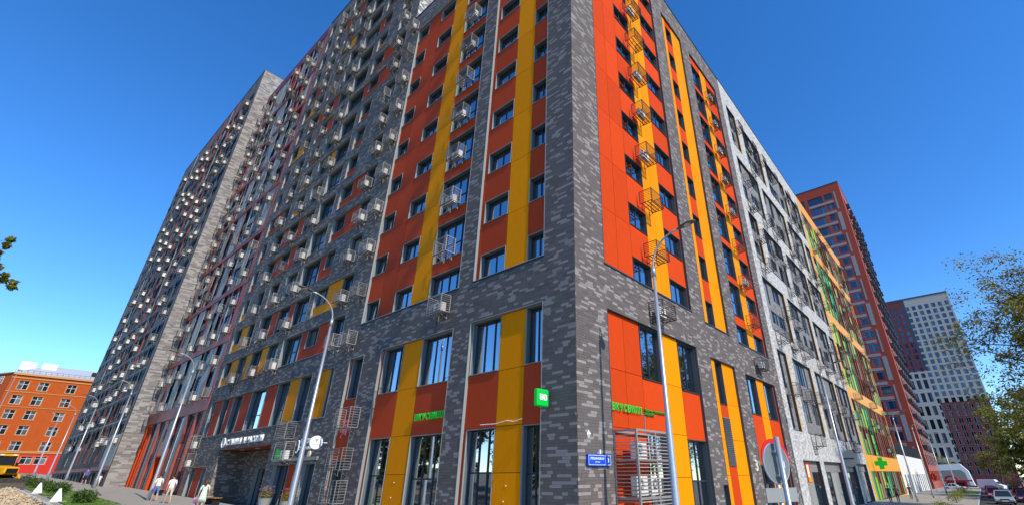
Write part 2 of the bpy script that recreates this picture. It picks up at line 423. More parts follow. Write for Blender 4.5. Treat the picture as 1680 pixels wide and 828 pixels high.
def ac(face, a, z, label, group, dark=False, near=False, unit=True, w_=.95, d=.58, h=.74, ns=7, o=.02):
    NAC[0] += 1
    m = MCAGED if dark else MCAGE
    t = thing('air_conditioner_cage', label, 'air conditioner', face.world(a, z, o), face.wrot(), group)
    if near:
        link('cage_frame', cached(('cf', w_, d, h, m.name), lambda: cage_mesh(w_, d, h, ns, m, joined=False).mesh('cage_frame', m)), t)
        fs = cached(('sl', w_, m.name), lambda: MB().box(-w_ / 2, w_ / 2, -.008, .01, -.0075, .0075).mesh('slat', m))
        ss = cached(('sls', d, m.name), lambda: MB().box(-.009, .009, .06, d - .005, -.0075, .0075).mesh('slat', m))
        for i in range(ns):
            z_ = .06 + (h - .12) * (i + .5) / ns
            link('slat', fs, t, (0, d, z_)); link('slat', ss, t, (-w_ / 2, 0, z_)); link('slat', ss, t, (w_ / 2, 0, z_))
    else:
        link('cage_frame', cached(('cj', w_, d, h, ns, m.name), lambda: cage_mesh(w_, d, h, ns, m, r=.0075).mesh('cage_frame', m)), t)
    if unit:
        u = link('air_conditioner', UNIT, t, (acr.uniform(-.06, .06), acr.uniform(0, .08), .02))
        link('fan_grille', FAN, u, (-.03, .352, -.05))
        link('pipe', cached(('pipe', NAC[0] % 3), lambda: MB().tube([(.3, .2, .12), (.42, .16, .1), (.44, .05, -.02 - .06 * (NAC[0] % 3)), (.44, .0, -.06 - .3 * (NAC[0] % 3))], .018, 5).mesh('pipe', ACD)), t)
    return t
# ================================================================== corner block
FL = 3.02                      # storey on the left street, 3.08 on the right one
cb = building('apartment_building', 'corner apartment block of dark grey brick with orange and red window panels', 'building', 0, 0)
fl = Face(cb, 'L', 0.); fr_ = Face(cb, 'R', 0.)
ZT = 36.4; LEND = 17.35; REND = 25.0; ZRL = 38.75; ZRR = 40.25
upA = (1.63, 6.15, 10.78, ZT); upB = (7.2, 16.35, 10.75, ZT)
loA = (1.63, 6.05, -.3, 8.79); loB = (7.26, 13.45, -.3, 8.77); loC = (15.22, 16.85, -.3, 8.76)
Lh = [upA, upB, loA, loB, loC]
RT = 37.55
R1 = (2.03, 10.5, 10.68, RT); R2 = (12.2, 15.85, 10.47, RT); R3 = (17.5, 23.55, 10.35, RT)
Q1 = (2.07, 10.45, -.3, 8.68); Q2 = (12.2, 15.85, -.3, 8.48); Q3 = (17.6, 23.6, -.3, 8.35)
Q2b = (11.55, 12.2, -.3, 2.05)
Rh = [R1, R2, R3, Q1, Q2, Q3, Q2b]
wall(cb, fl, [(0, LEND, -1, ZRL)], Lh, MORT); wall(cb, fr_, [(.25, REND, -1, ZRR)], Rh, MORT)
bricks(cb, fl, [(.012, LEND, -.8, ZRL)], Lh, BD, BLt, .22, lens=(.25, .38, .52), seed=2, indiv=lambda a, z: a < 1.5 and 1.6 < z < 6.5, nind=150)
bricks(cb, fr_, [(-.012, REND, -.8, ZRR)], Rh, BD, BLt, .22, lens=(.25, .38, .52), seed=3, indiv=lambda a, z: a < 1.8 and 1.6 < z < 5.2, nind=150)
mb = MB(); mb.box(.25, LEND, -REND, -.25, 37.6, 37.9); mb.build('roof', ROOF, cb)
mb = MB(); fl.box(mb, -.03, LEND, ZRL, ZRL + .06, -.3, .05); fr_.box(mb, .26, REND, ZRR, ZRR + .06, -.3, .05); mb.build('parapet_cap', FR, cb)
fr_k = lambda k: 10.80 + FL * k                      # window sill, left facade
fr_r = lambda k: 10.70 + 3.08 * k                    # window sill, right facade
K = 9
# left upper field A
wl = [(4.14, 5.86, fr_k(k), fr_k(k) + 1.33, 2) for k in range(K)]; wr_ = [(1.66, 2.74, fr_k(k), fr_k(k) + 1.33, 2) for k in range(K)]
zone(cb, fl, *upA, [(1.63, 2.75, RD2, wr_), (2.75, 4.12, OR, []), (4.12, 5.88, RD2, wl), (5.88, 6.15, RD2, [])], joints=[fr_k(k) - .05 for k in range(1, K)])
# left upper field B
wb1 = [(14.87, 16.3, fr_k(k), fr_k(k) + 1.30, 2) for k in range(K)]; wb2 = [(11.48, 13.22, fr_k(k), fr_k(k) + 1.30, 2) for k in range(K)]
wfr = [(7.24, 9.86, 10.8, 12.07, 4)] + [(7.24, 9.86, fr_k(k) - 1.05, fr_k(k) + 1.28, 4, (.95,)) for k in range(1, K)]
zone(cb, fl, *upB, [(7.2, 9.87, RD2, wfr), (9.87, 11.46, OR, []), (11.46, 13.24, RD2, wb2), (13.24, 14.85, RD2, []), (14.85, 16.35, RD2, wb1)],
     joints=[fr_k(k) - .05 for k in range(1, K)])
# left lower fields
zone(cb, fl, *loA, [(1.63, 2.68, RD2, [(1.66, 2.66, 6.4, 8.75, 2), (1.66, 2.66, -.2, 4.2, 2, (2.75,))]), (2.68, 4.12, OR, []),
     (4.12, 6.05, RD2, [(4.14, 5.98, 6.4, 8.75, 3), (4.14, 5.85, -.2, 4.22, 3, (2.8,))])], joints=[2.62, 4.24, 6.38])
zone(cb, fl, *loB, [(7.26, 9.82, RD2, [(7.3, 9.8, 6.37, 8.72, 3), (7.3, 9.76, -.2, 4.2, 3, (2.6,))]), (9.82, 11.42, OR, []),
     (11.42, 13.45, RD2, [(11.46, 13.25, 6.37, 8.72, 3), (11.46, 13.25, -.2, 4.24, 2, (2.75,))])], joints=[2.62, 4.24, 6.38])
zone(cb, fl, *loC, [(15.22, 16.85, RD2, [(15.26, 16.6, 6.44, 8.72, 2), (15.26, 16.6, -.2, 3.33, 2, (2.4,))])])
# right upper fields
w1 = [(4.68, 6.4, fr_r(k), fr_r(k) + 1.32, 2) for k in range(K)]; w2 = [(8.42, 10.4, fr_r(k) - .05, fr_r(k) + 1.38, 2) for k in range(K)]
zone(cb, fr_, *R1, [(2.03, 4.66, RD, []), (4.66, 6.42, RD, w1), (6.42, 8.4, OR, []), (8.4, 10.5, RD, w2)], joints=[fr_r(k) - .1 for k in range(1, K)], sm=JAMBD)
w3 = [(13.02, 14.06, fr_r(k) - .2, fr_r(k) + 1.4, 1) for k in range(K)]
zone(cb, fr_, *R2, [(12.2, 13.0, OR, []), (13.0, 14.08, RD, w3), (14.08, 15.85, OR, [])], joints=[fr_r(k) - .1 for k in range(1, K)], sm=JAMBD)
w4 = [(17.54, 19.85, 10.4, 11.75, 3)] + [(17.54, 19.85, fr_r(k) - 1.35, fr_r(k) + 1.2, 3, (1.1,)) for k in range(1, K)]
w5 = [(21.25, 23.3, fr_r(k) - .25, fr_r(k) + 1.05, 2) for k in range(K)]
zone(cb, fr_, *R3, [(17.5, 19.87, RD, w4), (19.87, 21.22, OR, []), (21.22, 23.55, RD, w5)], joints=[fr_r(k) - .1 for k in range(1, K)], sm=JAMBD)
# right lower fields
zone(cb, fr_, *Q1, [(2.07, 4.72, RD, []), (4.72, 6.6, RD, [(4.75, 6.55, 6.22, 8.62, 2), (4.75, 6.5, -.2, 4.05, 2, (2.5,))]), (6.6, 8.42, OR, []),
     (8.42, 10.45, RD, [(8.45, 10.4, 6.18, 8.62, 2), (8.45, 10.4, -.2, 3.98, 2, (2.4,))])], joints=[2.4, 4.13, 6.3], sm=JAMBD)
zone(cb, fr_, *Q2, [(12.2, 13.02, OR, []), (13.02, 14.06, RD, [(13.05, 14.03, 6.02, 8.44, 1)]), (14.06, 15.85, OR, [])], joints=[2.45, 4.2, 6.1], sm=JAMBD)
for z in (2.88 + .095 * i for i in range(26)):       # ventilation louvre between the orange strips
    link('louvre_slat', cached('lou', lambda: MB().box(-.49, .49, 0, .05, 0, .05).mesh('louvre_slat', JAMBD)), cb, fr_.loc(13.54, z, -.12), fr_.rot)
panel(cb, fr_, 13.05, 14.03, 2.86, 5.34, -.112, BEI, name='louvre_back')
zone(cb, fr_, *Q3, [(17.6, 19.95, RD, [(17.64, 19.85, 5.92, 8.3, 2), (17.64, 19.85, -.2, 3.0, 2)]), (19.95, 21.35, OR, []), (21.35, 23.6, RD, [(21.4, 23.4, 5.85, 8.3, 2), (21.4, 23.4, -.2, 3.0, 2)])],
     joints=[3.1, 5.85], sm=JAMBD)
surround(cb, fr_, 11.55, 12.2, -.3, 2.05, .5, 0, JAMBD); window(cb, fr_, 11.6, 12.15, -.2, 2., -.42, 1, (), True)
# sills under the fields
mb = MB()
for z_ in (upA, upB): fl.box(mb, z_[0] - .03, z_[1] + .03, z_[2] - .05, z_[2] - .005, -.05, .06)
for z_ in (R1, R2, R3): fr_.box(mb, z_[0] - .03, z_[1] + .03, z_[2] - .05, z_[2] - .005, -.05, .06)
mb.build('sill', FR, cb)
# conduits on the panels
mb = MB(); fr_.box(mb, 4.62, 4.66, 4.15, 4.75, -.12, -.09); fr_.box(mb, 4.3, 4.62, 4.72, 4.75, -.12, -.095); mb.build('cable_duct', BEI, cb)
mb = MB(); mb.tube([Vector(fl.loc(a, z, -.09)) for a, z in ((5.0, 4.36), (4.1, 4.34), (3.5, 4.42), (3.1, 4.36), (2.68, 4.42))], .014, 5); mb.build('loose_cable', WHT, cb)
mb = MB()
for a, z in ((3.5, 1.7), (3.4, 2.2), (10.7, 1.7), (10.6, 2.3)): fl.box(mb, a - .02, a + .02, z - .02, z + .02, -.12, -.1)
mb.build('fixing_plate', WHT, cb)
# ------- cages on the corner block
for j in range(10):
    ac(fl, 16.95, 9.55 + FL * j, 'pale cage at the left edge of the red field, %s storey above the shops' % ORD[j + 1], 'cages along the edge of the red field', near=j < 6, unit=j not in (0, 1, 8), h=.8)
for k in range(K):
    ac(fl, 8.35 if k else 8.2, fr_k(k) - 1.02 if k else 9.62, 'pale cage at the wide window right of the orange strip, %s storey above shops' % ORD[k + 1], 'cages at the balcony windows of the left facade', near=k < 6, unit=k not in (1, 5), w_=1.05, h=.84)
    ac(fr_, 6.2, 12.22 + 3.08 * (k - 1), 'dark cage on red and orange panels nearest the sunlit corner, %s storey above shops' % ORD[k + 1], 'dark cages on the first field of the right facade', True, near=k < 6, unit=k not in (1, 2, 6), w_=1.25, d=.75, ns=6)
    ac(fr_, 20.45, 12.05 + 3.08 * (k - 1), 'dark cage on the orange strip beside the white block, %s storey above the shops' % ORD[k + 1], 'dark cages on the far field of the right facade', True, near=False, unit=k not in (1, 3), w_=1.25, ns=6)
# big service rack at street level on the right facade
t = thing('air_conditioner_rack', 'tall pale slatted rack stacked with air conditioners on the red wall below the green sign', 'air conditioner', fr_.world(3.55, 0, -.1), fr_.wrot())
mb = MB(); X, Dp, Hh = 1.32, 1.0, 4.0
for sx in (-1, 1):
    for y in (.05, Dp): mb.box(sx * X - .035, sx * X + .035, y - .035, y + .035, -.3, Hh)
mb.box(-.03, .03, Dp - .03, Dp + .03, -.3, Hh)
for z in (Hh - .07, 2.95, 1.75, .4):
    mb.box(-X, X, Dp - .03, Dp + .03, z, z + .07); mb.box(-X, X, .03, .09, z, z + .07)
    for sx in (-1, 1): mb.box(sx * X - .03, sx * X + .03, .08, Dp - .04, z, z + .07)
mb.build('rack_frame', MCAGE, t)
fs = MB().box(-X, X, -.01, .012, -.014, .014).mesh('slat', MCAGE); ss = MB().box(-.01, .012, .09, Dp - .03, -.014, .014).mesh('slat', MCAGE)
z = .15
while z < Hh - .12:
    link('slat', fs, t, (0, Dp + .03, z)); link('slat', ss, t, (-X - .02, 0, z)); link('slat', ss, t, (X + .02, 0, z)); z += .118
for z, a in ((3.02, .35), (1.85, .45), (1.85, -.55), (.5, .4), (.5, -.6)):
    u = link('air_conditioner', cached('bigac', lambda: MB().box(-.37, .37, .25, .5, 0, .62).mesh('air_conditioner', ACW)), t, (a, .1, z))
    f = link('fan_grille', FAN, u, (0, .505, .08)); f.location.z = .02
panel_tr = MB().box(-X, X, .1, Dp, 2.93, 2.945).build('shelf', FIN, t)
# ------- lettering
def text_mesh(txt, size, depth, m, name='lettering', align='CENTER', bold=0.):
    cu = bpy.data.curves.new(name, 'FONT'); cu.body = txt; cu.size = size; cu.extrude = depth; cu.align_x = align; cu.offset = bold; cu.resolution_u = 2; cu.space_line = .8
    o = bpy.data.objects.new(name, cu); COL.objects.link(o)
    dg = bpy.context.evaluated_depsgraph_get(); me = bpy.data.meshes.new_from_object(o.evaluated_get(dg))
    bpy.data.objects.remove(o); bpy.data.curves.remove(cu)
    me.name = name; me.materials.clear(); me.materials.append(m)
    return me
TXR = Matrix.Rotation(math.pi, 4, 'Z') @ Matrix.Rotation(math.pi / 2, 4, 'X')
def text(txt, size, m, parent, loc, depth=.04, name='lettering', width=None, height=None, rot=0., bold=0.):
    """text facing local +y, read from outside"""
    me = text_mesh(txt, size, depth, m, name, bold=bold)
    xs = [v.co.x for v in me.vertices]; ys = [v.co.y for v in me.vertices]
    sx = width / (max(xs) - min(xs)) if width else 1; sy = height / (max(ys) - min(ys)) if height else sx
    me.transform(Matrix.Translation((-(max(xs) + min(xs)) / 2, -min(ys), 0))); me.transform(Matrix.Diagonal((sx, sy, 1, 1)))
    if rot: me.transform(Matrix.Rotation(rot, 4, 'Z'))
    me.transform(TXR)
    o = link(name, me, parent, loc); return o
def letters(txt, m, parent, a_w, h, depth=.05, bold=.004):
    """one part per letter, spread over width a_w"""
    n = len(txt); prev = a_w / n
    for i, ch in enumerate(txt):
        if ch == ' ': continue
        text(ch, .4, m, parent, (a_w / 2 - prev * (i + .5), 0, 0), depth, 'letter', width=prev * .76, height=h, bold=bold)
s = thing('shop_sign', 'large bright green cut letters on the red panel of the right facade, above the rack', 'sign', fr_.world(3.24, 4.72, -.04), fr_.wrot())
letters('ВКУСВИЛЛ', SGREEN, s, 2.18, .28, .02)
s = thing('shop_sign', 'small two-line green lettering right of the large green letters, partly behind the lamp post', 'sign', fr_.world(5.5, 4.71, -.06), fr_.wrot())
text('Здесь полезное', .2, SGREEN2, s, (0, 0, .15), .03, width=1.8, height=.12, bold=.004); text('вкусно', .2, SGREEN2, s, (.5, 0, 0), .03, width=.82, height=.11, bold=.004)
s = thing('shop_sign', 'green cut letters on the red panel of the left facade above the shop windows', 'sign', fl.world(8.44, 4.82, -.05), fl.wrot())
letters('ВКУСВИЛЛ', SGREEN, s, 2.3, .30, .02)
s = thing('projecting_sign', 'bright green square box sign on brackets near the corner, left facade', 'sign', fl.world(1.14, 4.66, .55), TH + math.pi / 2)
mb = MB().box(-.3, .3, -.09, .09, 0, .58); o_ = mb.build('sign_box', SGREEN, s)
md = o_.modifiers.new('bevel', 'BEVEL'); md.width = .05; md.segments = 3
text('ВВ', .3, WHT, s, (0, .1, .2), .01, width=.36, height=.2, bold=.012); o2 = text('ВВ', .3, WHT, s, (0, -.1, .2), .01, width=.36, height=.2, bold=.012); o2.rotation_euler[2] = math.pi
mb = MB(); mb.tube([(-.29, 0, .12), (-.62, 0, .12)], .02, 6); mb.tube([(-.29, 0, .42), (-.62, 0, .42)], .02, 6); mb.build('bracket', FR, s)
s = thing('address_plate', 'blue street plate with white lettering and the number 3 on the brick corner', 'sign', fr_.world(1.07, 2.8, .03), fr_.wrot())
MB().box(-.66, .66, 0, .09, 0, .34).build('plate', BLUE, s)
mb = MB()
for x0, x1, z0, z1 in ((-.64, .64, .02, .032), (-.64, .64, .308, .32), (-.64, -.628, .032, .308), (.628, .64, .032, .308), (-.33, -.318, .032, .308)): mb.box(x0, x1, .09, .094, z0, z1)
mb.build('border', WHT, s)
text('РЯБИНОВАЯ', .12, WHT, s, (.15, .093, .18), .002, width=.78, height=.075, bold=.002); text('улица', .1, WHT, s, (.15, .093, .085), .002, width=.26, height=.045); text('3', .2, WHT, s, (-.48, .093, .1), .002, width=.1, height=.15, bold=.004)
mb = MB().box(-.03, .03, 0, .12, .36, .42).box(-.025, .025, .06, .12, .42, .5); mb.build('plate_lamp', WHT, s)
s = thing('wall_lamp', 'small white diamond-shaped wall light on the brick corner above the blue plate', 'lamp', fr_.world(.58, 3.62, .015), fr_.wrot())
mb = MB(); mb.poly([(0, .0, 0), (.11, .02, .14), (0, .12, .16)]).poly([(0, 0, 0), (0, .12, .16), (-.11, .02, .14)]).poly([(0, .12, .16), (.11, .02, .14), (0, .01, .28)]).poly([(0, .12, .16), (0, .01, .28), (-.11, .02, .14)]); mb.build('lamp_body', WHT, s)
s = thing('house_number', 'cream raised number 3 with a small word above it on the brick pier', 'sign', fr_.world(16.75, 2.65, .03), fr_.wrot())
text('3', .7, GOLD, s, (0, 0, 0), .03, width=.42, height=.62, bold=.01, name='digit'); text('дом', .2, GOLD, s, (.05, 0, .72), .02, width=.36, height=.12, name='word')
s = thing('wine_sign', 'pink script lettering on the narrow red panel of the left facade', 'sign', fl.world(15.85, 4.55, -.05), fl.wrot())
for txt, z, w_, h in (('магазин', .62, .9, .14), ('для', .44, .5, .14), ('Вина', .16, 1.1, .26)): text(txt, .2, PINK, s, (.0, 0, z), .03, width=w_, height=h, rot=.0, bold=.003)
MB().tube([(.45, 0, -.1), (.3, 0, .08), (-.5, 0, .12)], .025, 5).build('underline', PINK, s)
# ================================================================== tall grey block on the left street
tb = building('apartment_building', 'tall dark brick block with red and orange panels between corner block and terracotta block', 'building', LEND, 0)
ft = Face(tb, 'L', -.004); TEND = 41.6; TR = 58.3; TF = 2.98
trn = random.Random(21)
holes = []; zones = []
cells = [(18.6, 20.42, 'f'), (22.42, 24.2, 'w'), (25.0, 27.9, 'f'), (28.7, 31.0, 'f'), (32.2, 34.4, 'w'), (35.5, 37.4, 'f'), (39.0, 40.5, 'w')]
PALS = [RD2, RD2, OR, RD2, OR]
for k in range(16):
    zt = 11.95 + TF * k; zb = zt - 2.2
    pj = .75 if k < 2 else (.5 if k < 5 else .28)
    i = 0
    while i < 7:
        j = i; m = trn.choice(PALS)
        joinable = lambda q: q < 6 and cells[q + 1][0] - cells[q][1] < 2.2 and trn.random() < pj
        if k == 0 and i == 1: j = 2; m = RD2
        elif k == 0 and i == 3: j = 6; m = OR
        elif k == 1 and i == 0: j = 1; m = OR
        elif k == 1 and i == 2: j = 4; m = RD2
        else:
            while joinable(j) and j - i < 2: j += 1
        z = (cells[i][0] - (.0 if i == j else .03), cells[j][1] + (.0 if i == j else .03), zb, zt)
        cols = []; x = z[0]
        for q in range(i, j + 1):
            c0, c1, ty = cells[q]
            if c0 > x + .05: cols.append((x, c0, m, []))
            mm = m if not (k == 0 and q in (3, 4)) else RD2
            if ty == 'f': cols.append((c0, c1, mm, [(c0 + .03, c1 - .03, zb + .05, zt - .03, 3 if c1 - c0 > 2 else 2, (.95,))]))
            else: cols.append((c0, c1, mm if trn.random() < .9 else OR, [(c0 + .03, c1 - .03, zb + .82, zt - .03, 2)]))
            x = c1
        if z[1] > x + .02: cols.append((x, z[1], m, []))
        holes.append(z); zones.append((z, cols)); i = j + 1
rib = (21.45, 40.6, 5.66, 8.58); dop = (18.55, 20.5, 5.66, 8.6); por = (25.2, 34.9, -.4, 4.55); op1 = (20.9, 24.0, -.4, 3.3); op2 = (18.4, 19.95, -.4, 3.3); op3 = (36.75, 40.9, -.4, 3.4)
holes += [rib, dop, por, op1, op2, op3]
wall(tb, ft, [(LEND, TEND, -1, TR)], holes, MORT)
bricks(tb, ft, [(LEND + .01, TEND, -.8, TR)], holes, BD, BLt, .27, course=.105, lens=(.25, .38, .5), seed=5)
for z, cols in zones: zone(tb, ft, *z, cols, rec=.12, wd=.28, near=False)
xs = [(21.48, 23.4, 'g'), (23.4, 24.95, OR), (24.95, 27.0, 'g'), (27.0, 28.85, RD2), (28.85, 31.8, 'g'), (31.8, 33.6, RD2), (33.6, 35.6, 'g'), (35.6, 36.6, RD2), (36.6, 38.2, 'g'), (38.2, 39.9, RD2), (39.9, 40.56, 'g')]
zone(tb, ft, *rib, [(a, c, m if m != 'g' else RD2, [(a + .03, c - .03, 5.7, 8.54, 3 if c - a > 2.5 else 2, (1.0,))] if m == 'g' else []) for a, c, m in xs], rec=.12, wd=.36)
zone(tb, ft, *dop, [(18.55, 19.3, OR, [(18.58, 19.25, 5.7, 8.55, 1)]), (19.3, 20.3, OR, []), (20.3, 20.5, OR, [])], rec=.12)
# recessed shop entrance below the white beauty-studio letters
ftr = Face(tb, 'L', -1.9)
for a, ky in ((25.2, 1), (34.9, -1)):
    fs_ = Face(tb, 'R', a if ky > 0 else a)
    mb = MB(); mb.box(a - LEND - (.2 if ky > 0 else 0), a - LEND + (0 if ky > 0 else .2), -1.9, -.26, -1, 4.55); mb.build('portal_cheek', MORT, tb)
fch = Face(tb, 'R', 34.88); bricks(tb, fch, [(.02, 1.9, -.6, 4.5)], [], BD, BLt, .3, seed=7)
MB().box(25.2 - LEND, 34.9 - LEND, -1.95, -.02, 4.5, 4.6).build('portal_soffit', TER, tb)
for a in (27, 30, 33): MB().tube([(a - LEND, -.9, 4.5), (a - LEND, -.9, 4.47)], .16, 12).build('downlight', WHT, tb)
wall(tb, ftr, [(25.2, 34.9, -1, 4.55)], [(25.3, 32.2, -.4, 3.28)], MORT); bricks(tb, ftr, [(25.2, 34.9, -.6, 4.5)], [(25.3, 32.2, -.4, 3.28)], BD, BLt, .3, seed=8)
zone(tb, ftr, 25.3, 32.2, -.4, 3.28, [(25.3, 26.5, OR, [(25.35, 26.45, -.3, 3.22, 1)]), (26.5, 27.0, RD, []), (27.0, 28.6, OR, [(27.05, 28.55, -.3, 3.22, 2)]), (28.6, 30.4, OR, []), (30.4, 32.2, OR, [(30.45, 32.15, -.3, 3.22, 2)])], rec=.12, wd=.15)
zone(tb, ft, *op1, [(20.9, 22.05, RD2, []), (22.05, 24.0, RD2, [(22.1, 23.95, -.3, 3.25, 2)])], rec=.12)
zone(tb, ft, *op2, [(18.4, 19.95, RD2, [(18.45, 19.9, -.3, 3.25, 2)])], rec=.12)
zone(tb, ft, *op3, [(36.75, 38.15, RD2, [(36.8, 38.1, -.3, 3.3, 1)]), (38.15, 39.85, RD2, []), (39.85, 40.9, RD2, [(39.88, 40.86, -.3, 3.3, 1)])], rec=.12)
MB().box(18.2 - LEND, 24.2 - LEND, .0, .12, 3.42, 3.6).build('door_canopy', BEI, tb)
fts = Face(tb, 'R', LEND); wall(tb, fts, [(.26, 20, 37.0, TR)], [], MORTW, name='side_wall'); bricks(tb, fts, [(.02, 20, 37.5, TR)], [], BBe, BW, .35, seed=9)
MB().box(.25, TEND - LEND, -20, -.26, TR - .6, TR - .3).build('roof', ROOF, tb)
MB().box(-.04, TEND - LEND, -.3, .05, TR, TR + .07).build('parapet_cap', FR, tb)
cpos = [(19.2, 'narrow windows by the corner block'), (27.95, 'second window column of the grey block'), (32.0, 'middle window column of the grey block'), (35.9, 'far window column by the terracotta block')]
for k in range(16):
    for ci, (a, ph) in enumerate(cpos):
        ac(ft, a + ((k * 7 + ci * 3) % 5 - 2) * .16, 11.95 + TF * k - 2.32 + (.0 if ci else .12), 'pale cage at the %s, %s storey above the shops' % (ph, ORD[k + 1]), 'cages on the tall grey block', unit=(k * 5 + ci * 3) % 7 != 0)
for a, z, u, ph in ((22.7, 4.68, 0, 'empty pale cage on the brick above the green lettering'), (22.2, 3.5, 1, 'pale cage with a white air conditioner beside the green lettering'), (15.2, 4.85, 0, 'pale cage over the pink lettering'), (15.2, 2.88, 0, 'rusty pale cage below the pink lettering'), (15.2, 1.4, 0, 'lowest pale cage at the narrow red panel near the pavement'), (41.0, 4.85, 1, 'upper pale cage at the end of the grey block by the terracotta frame'), (40.9, 3.45, 1, 'lower pale cage at the end of the grey block by the terracotta frame')):
    ac(ft, a, z, ph, 'cages at shop level on the left street', near=True, unit=bool(u), w_=1.5 if a < 30 else 1.2, h=1.0)
# signs on it
s = thing('shop_sign', 'long white cut lettering with a round emblem over the recessed brick entrance', 'sign', ft.world(30.3, 4.78, .05), ft.wrot())
letters('СТУДИЯ КРАСОТЫ', WHT, s, 7.0, .42, .05, .0)
mb = MB(); mb.tube([(4.05 + .32 * math.cos(a), .03, .22 + .32 * math.sin(a)) for a in [2 * math.pi * i / 24 for i in range(25)]], .05, 6, cap=False); mb.build('emblem_ring', WHT, s)
text('З', .4, WHT, s, (4.05, .02, .06), .03, width=.26, height=.34)
s = thing('shop_sign', 'bright green brush lettering on brick left of the cage', 'sign', ft.world(23.6, 3.55, .05), ft.wrot())
text('Ар', .5, SGREEN, s, (0, 0, 0), .05, width=.9, height=.62, rot=.1, bold=.012)
s = thing('shop_sign', 'white two-line lettering partly behind the nearest street lamp post', 'sign', ft.world(20.0, 4.0, .05), ft.wrot())
text('Стоматолог', .3, WHT, s, (0, 0, 0), .03, width=1.9, height=.2); text('РАССВЕТ', .3, WHT, s, (.0, 0, .34), .03, width=1.5, height=.26, bold=.008)
mb = MB(); mb.tube([(1.05 + .16 * math.cos(a), .03, .2 + .34 * math.sin(a)) for a in [math.pi * .4 + 1.3 * math.pi * i / 14 for i in range(15)]], .03, 5); mb.build('emblem_arc', WHT, s)
s = thing('projecting_sign', 'round white disc sign with a small tree emblem on the dark brick wall', 'sign', ft.world(17.55, 4.25, .62), TH + math.pi / 2)
mb = MB(); mb.tube([(0, -.06, 0), (0, .06, 0)], .34, 32); mb.build('disc', WHT, s, smooth=False)
mb = MB(); mb.tube([(0, .065, -.02), (0, .065, .1)], .015, 5)
for a in (-.12, -.06, 0, .06, .12): mb.tube([(0, .065, .06), (a, .065, .2)], .01, 4)
mb.build('tree_emblem', BEI, s); text('меню цветов', .1, BEI, s, (0, .063, -.16), .002, width=.45, height=.06); MB().tube([(-.4, 0, 0), (-.62, 0, 0)], .025, 6).build('bracket', WHT, s)
s = thing('wall_clock', 'small oval yellowish wall lamp on brick under the white lettering', 'lamp', ft.world(19.3, 3.75, .05), ft.wrot())
mb = MB(); mb.tube([(0, 0, 0), (0, .08, 0)], .17, 20); mb.build('lamp_face', GOLD, s)
# ================================================================== terracotta block further up the left street
pb = building('apartment_building', 'terracotta framed apartment block with beige panels and a purple-red roof band', 'building', TEND, 0)
fp = Face(pb, 'L', .0); PE = 62.4; PR = 57.9
prn = random.Random(31); PH = 5.96
wall(pb, fp, [(TEND, PE, -1, PR)], [(TEND + .1, PE - .05, 9.2, 56.2), (42.4, 61.6, -.4, 8.0)], TER)
mb = MB(); mb.box(0, PE - TEND, -.75, -.6, 9, 56.4); mb.build('backing_wall', MORT, pb)
MB().box(0, PE - TEND, -.3, .04, PR, PR + .07).build('parapet_cap', FR, pb)
MB().box(.25, PE - TEND, -20, -.26, PR - .6, PR - .3).build('roof', ROOF, pb)
PUR = mat('purple_red_band', (.20, .035, .055), .45, noise=.08, nscale=2)
panel(pb, fp, TEND, PE, 56.25, PR - .02, .05, PUR, name='roof_band')
nb = 8
GBRK = mat('grey_brick_panel', (.16, .155, .16), .8, noise=.35, nscale=2.5, stretch=(1, 1, 5))
for j in range(1, nb):
    z = 8.6 + PH * j; panel(pb, fp, TEND, PE, z - .3, z + .28, .06, TER, th=.5, name='storey_band')
panel(pb, fp, TEND, PE, 8.02, 9.2, .06, TER, th=.3, name='storey_band')
bk_d, bk_p = [], []
for j in range(nb):
    z0 = 9.2 if j == 0 else 8.6 + PH * j + .28; z1 = 8.6 + PH * (j + 1) - .3 if j < nb - 1 else 56.2
    if z1 - z0 < 1: continue
    zm = (z0 + z1) / 2
    x = TEND + .1
    panel(pb, fp, x, x + .75, z0, z1, .02, TER, name='vertical_fin'); x += .75
    while x < PE - .9:
        r_ = prn.random(); w_ = prn.choice((.9, 1.3, 1.7, 2.1)); w_ = min(w_, PE - .3 - x)
        if r_ < .42:
            for q in range(3 if w_ > 1.2 else 2):
                ww = w_ / (3 if w_ > 1.2 else 2); panel(pb, fp, x + q * ww, x + (q + 1) * ww, z0, z1, -.02 - .02 * (q % 2), BEI, name='beige_panel')
        elif r_ < .50:
            w_ = .45; panel(pb, fp, x, x + w_, z0, z1, .03, prn.choice((TER, RD2)), name='vertical_fin')
        else:
            for za, zb in ((z0, zm), (zm, z1)):
                if prn.random() < .6: window(pb, fp, x + .04, x + w_ - .04, za + .85, zb - .04, -.16, 2 if w_ > 1.2 else 1, (), False); panel(pb, fp, x, x + w_, za, za + .82, -.1, prn.choice((GBRK, BEI, GBRK)), name='spandrel_panel')
                else: window(pb, fp, x + .04, x + w_ - .04, za + .04, zb - .04, -.16, 2 if w_ > 1.2 else 1, (.9,), False)
            panel(pb, fp, x + w_, x + w_ + .18, z0, z1, .0, prn.choice((BEI, BEI, TER)), name='vertical_fin'); w_ += .2
        x += w_
cs = [(43.1, 'first'), (46.6, 'second'), (50.1, 'third'), (54.0, 'fourth'), (57.6, 'fifth'), (60.9, 'sixth')]
for k in range(16):
    for ci, (a, nm) in enumerate(cs):
        if (k * 5 + ci * 7 + k * ci) % 3 == 0 and ci not in (0, 5): continue
        z = 9.3 + TF * k - .1
        ac(fp, a + ((k * 3 + ci * 5) % 5 - 2) * .22, z, 'caged white unit, %s column of the terracotta block, %s storey above its base' % (nm, ORD[k + 1]), 'cages on the terracotta block', unit=(k + ci * 2) % 5 != 0, h=.8)
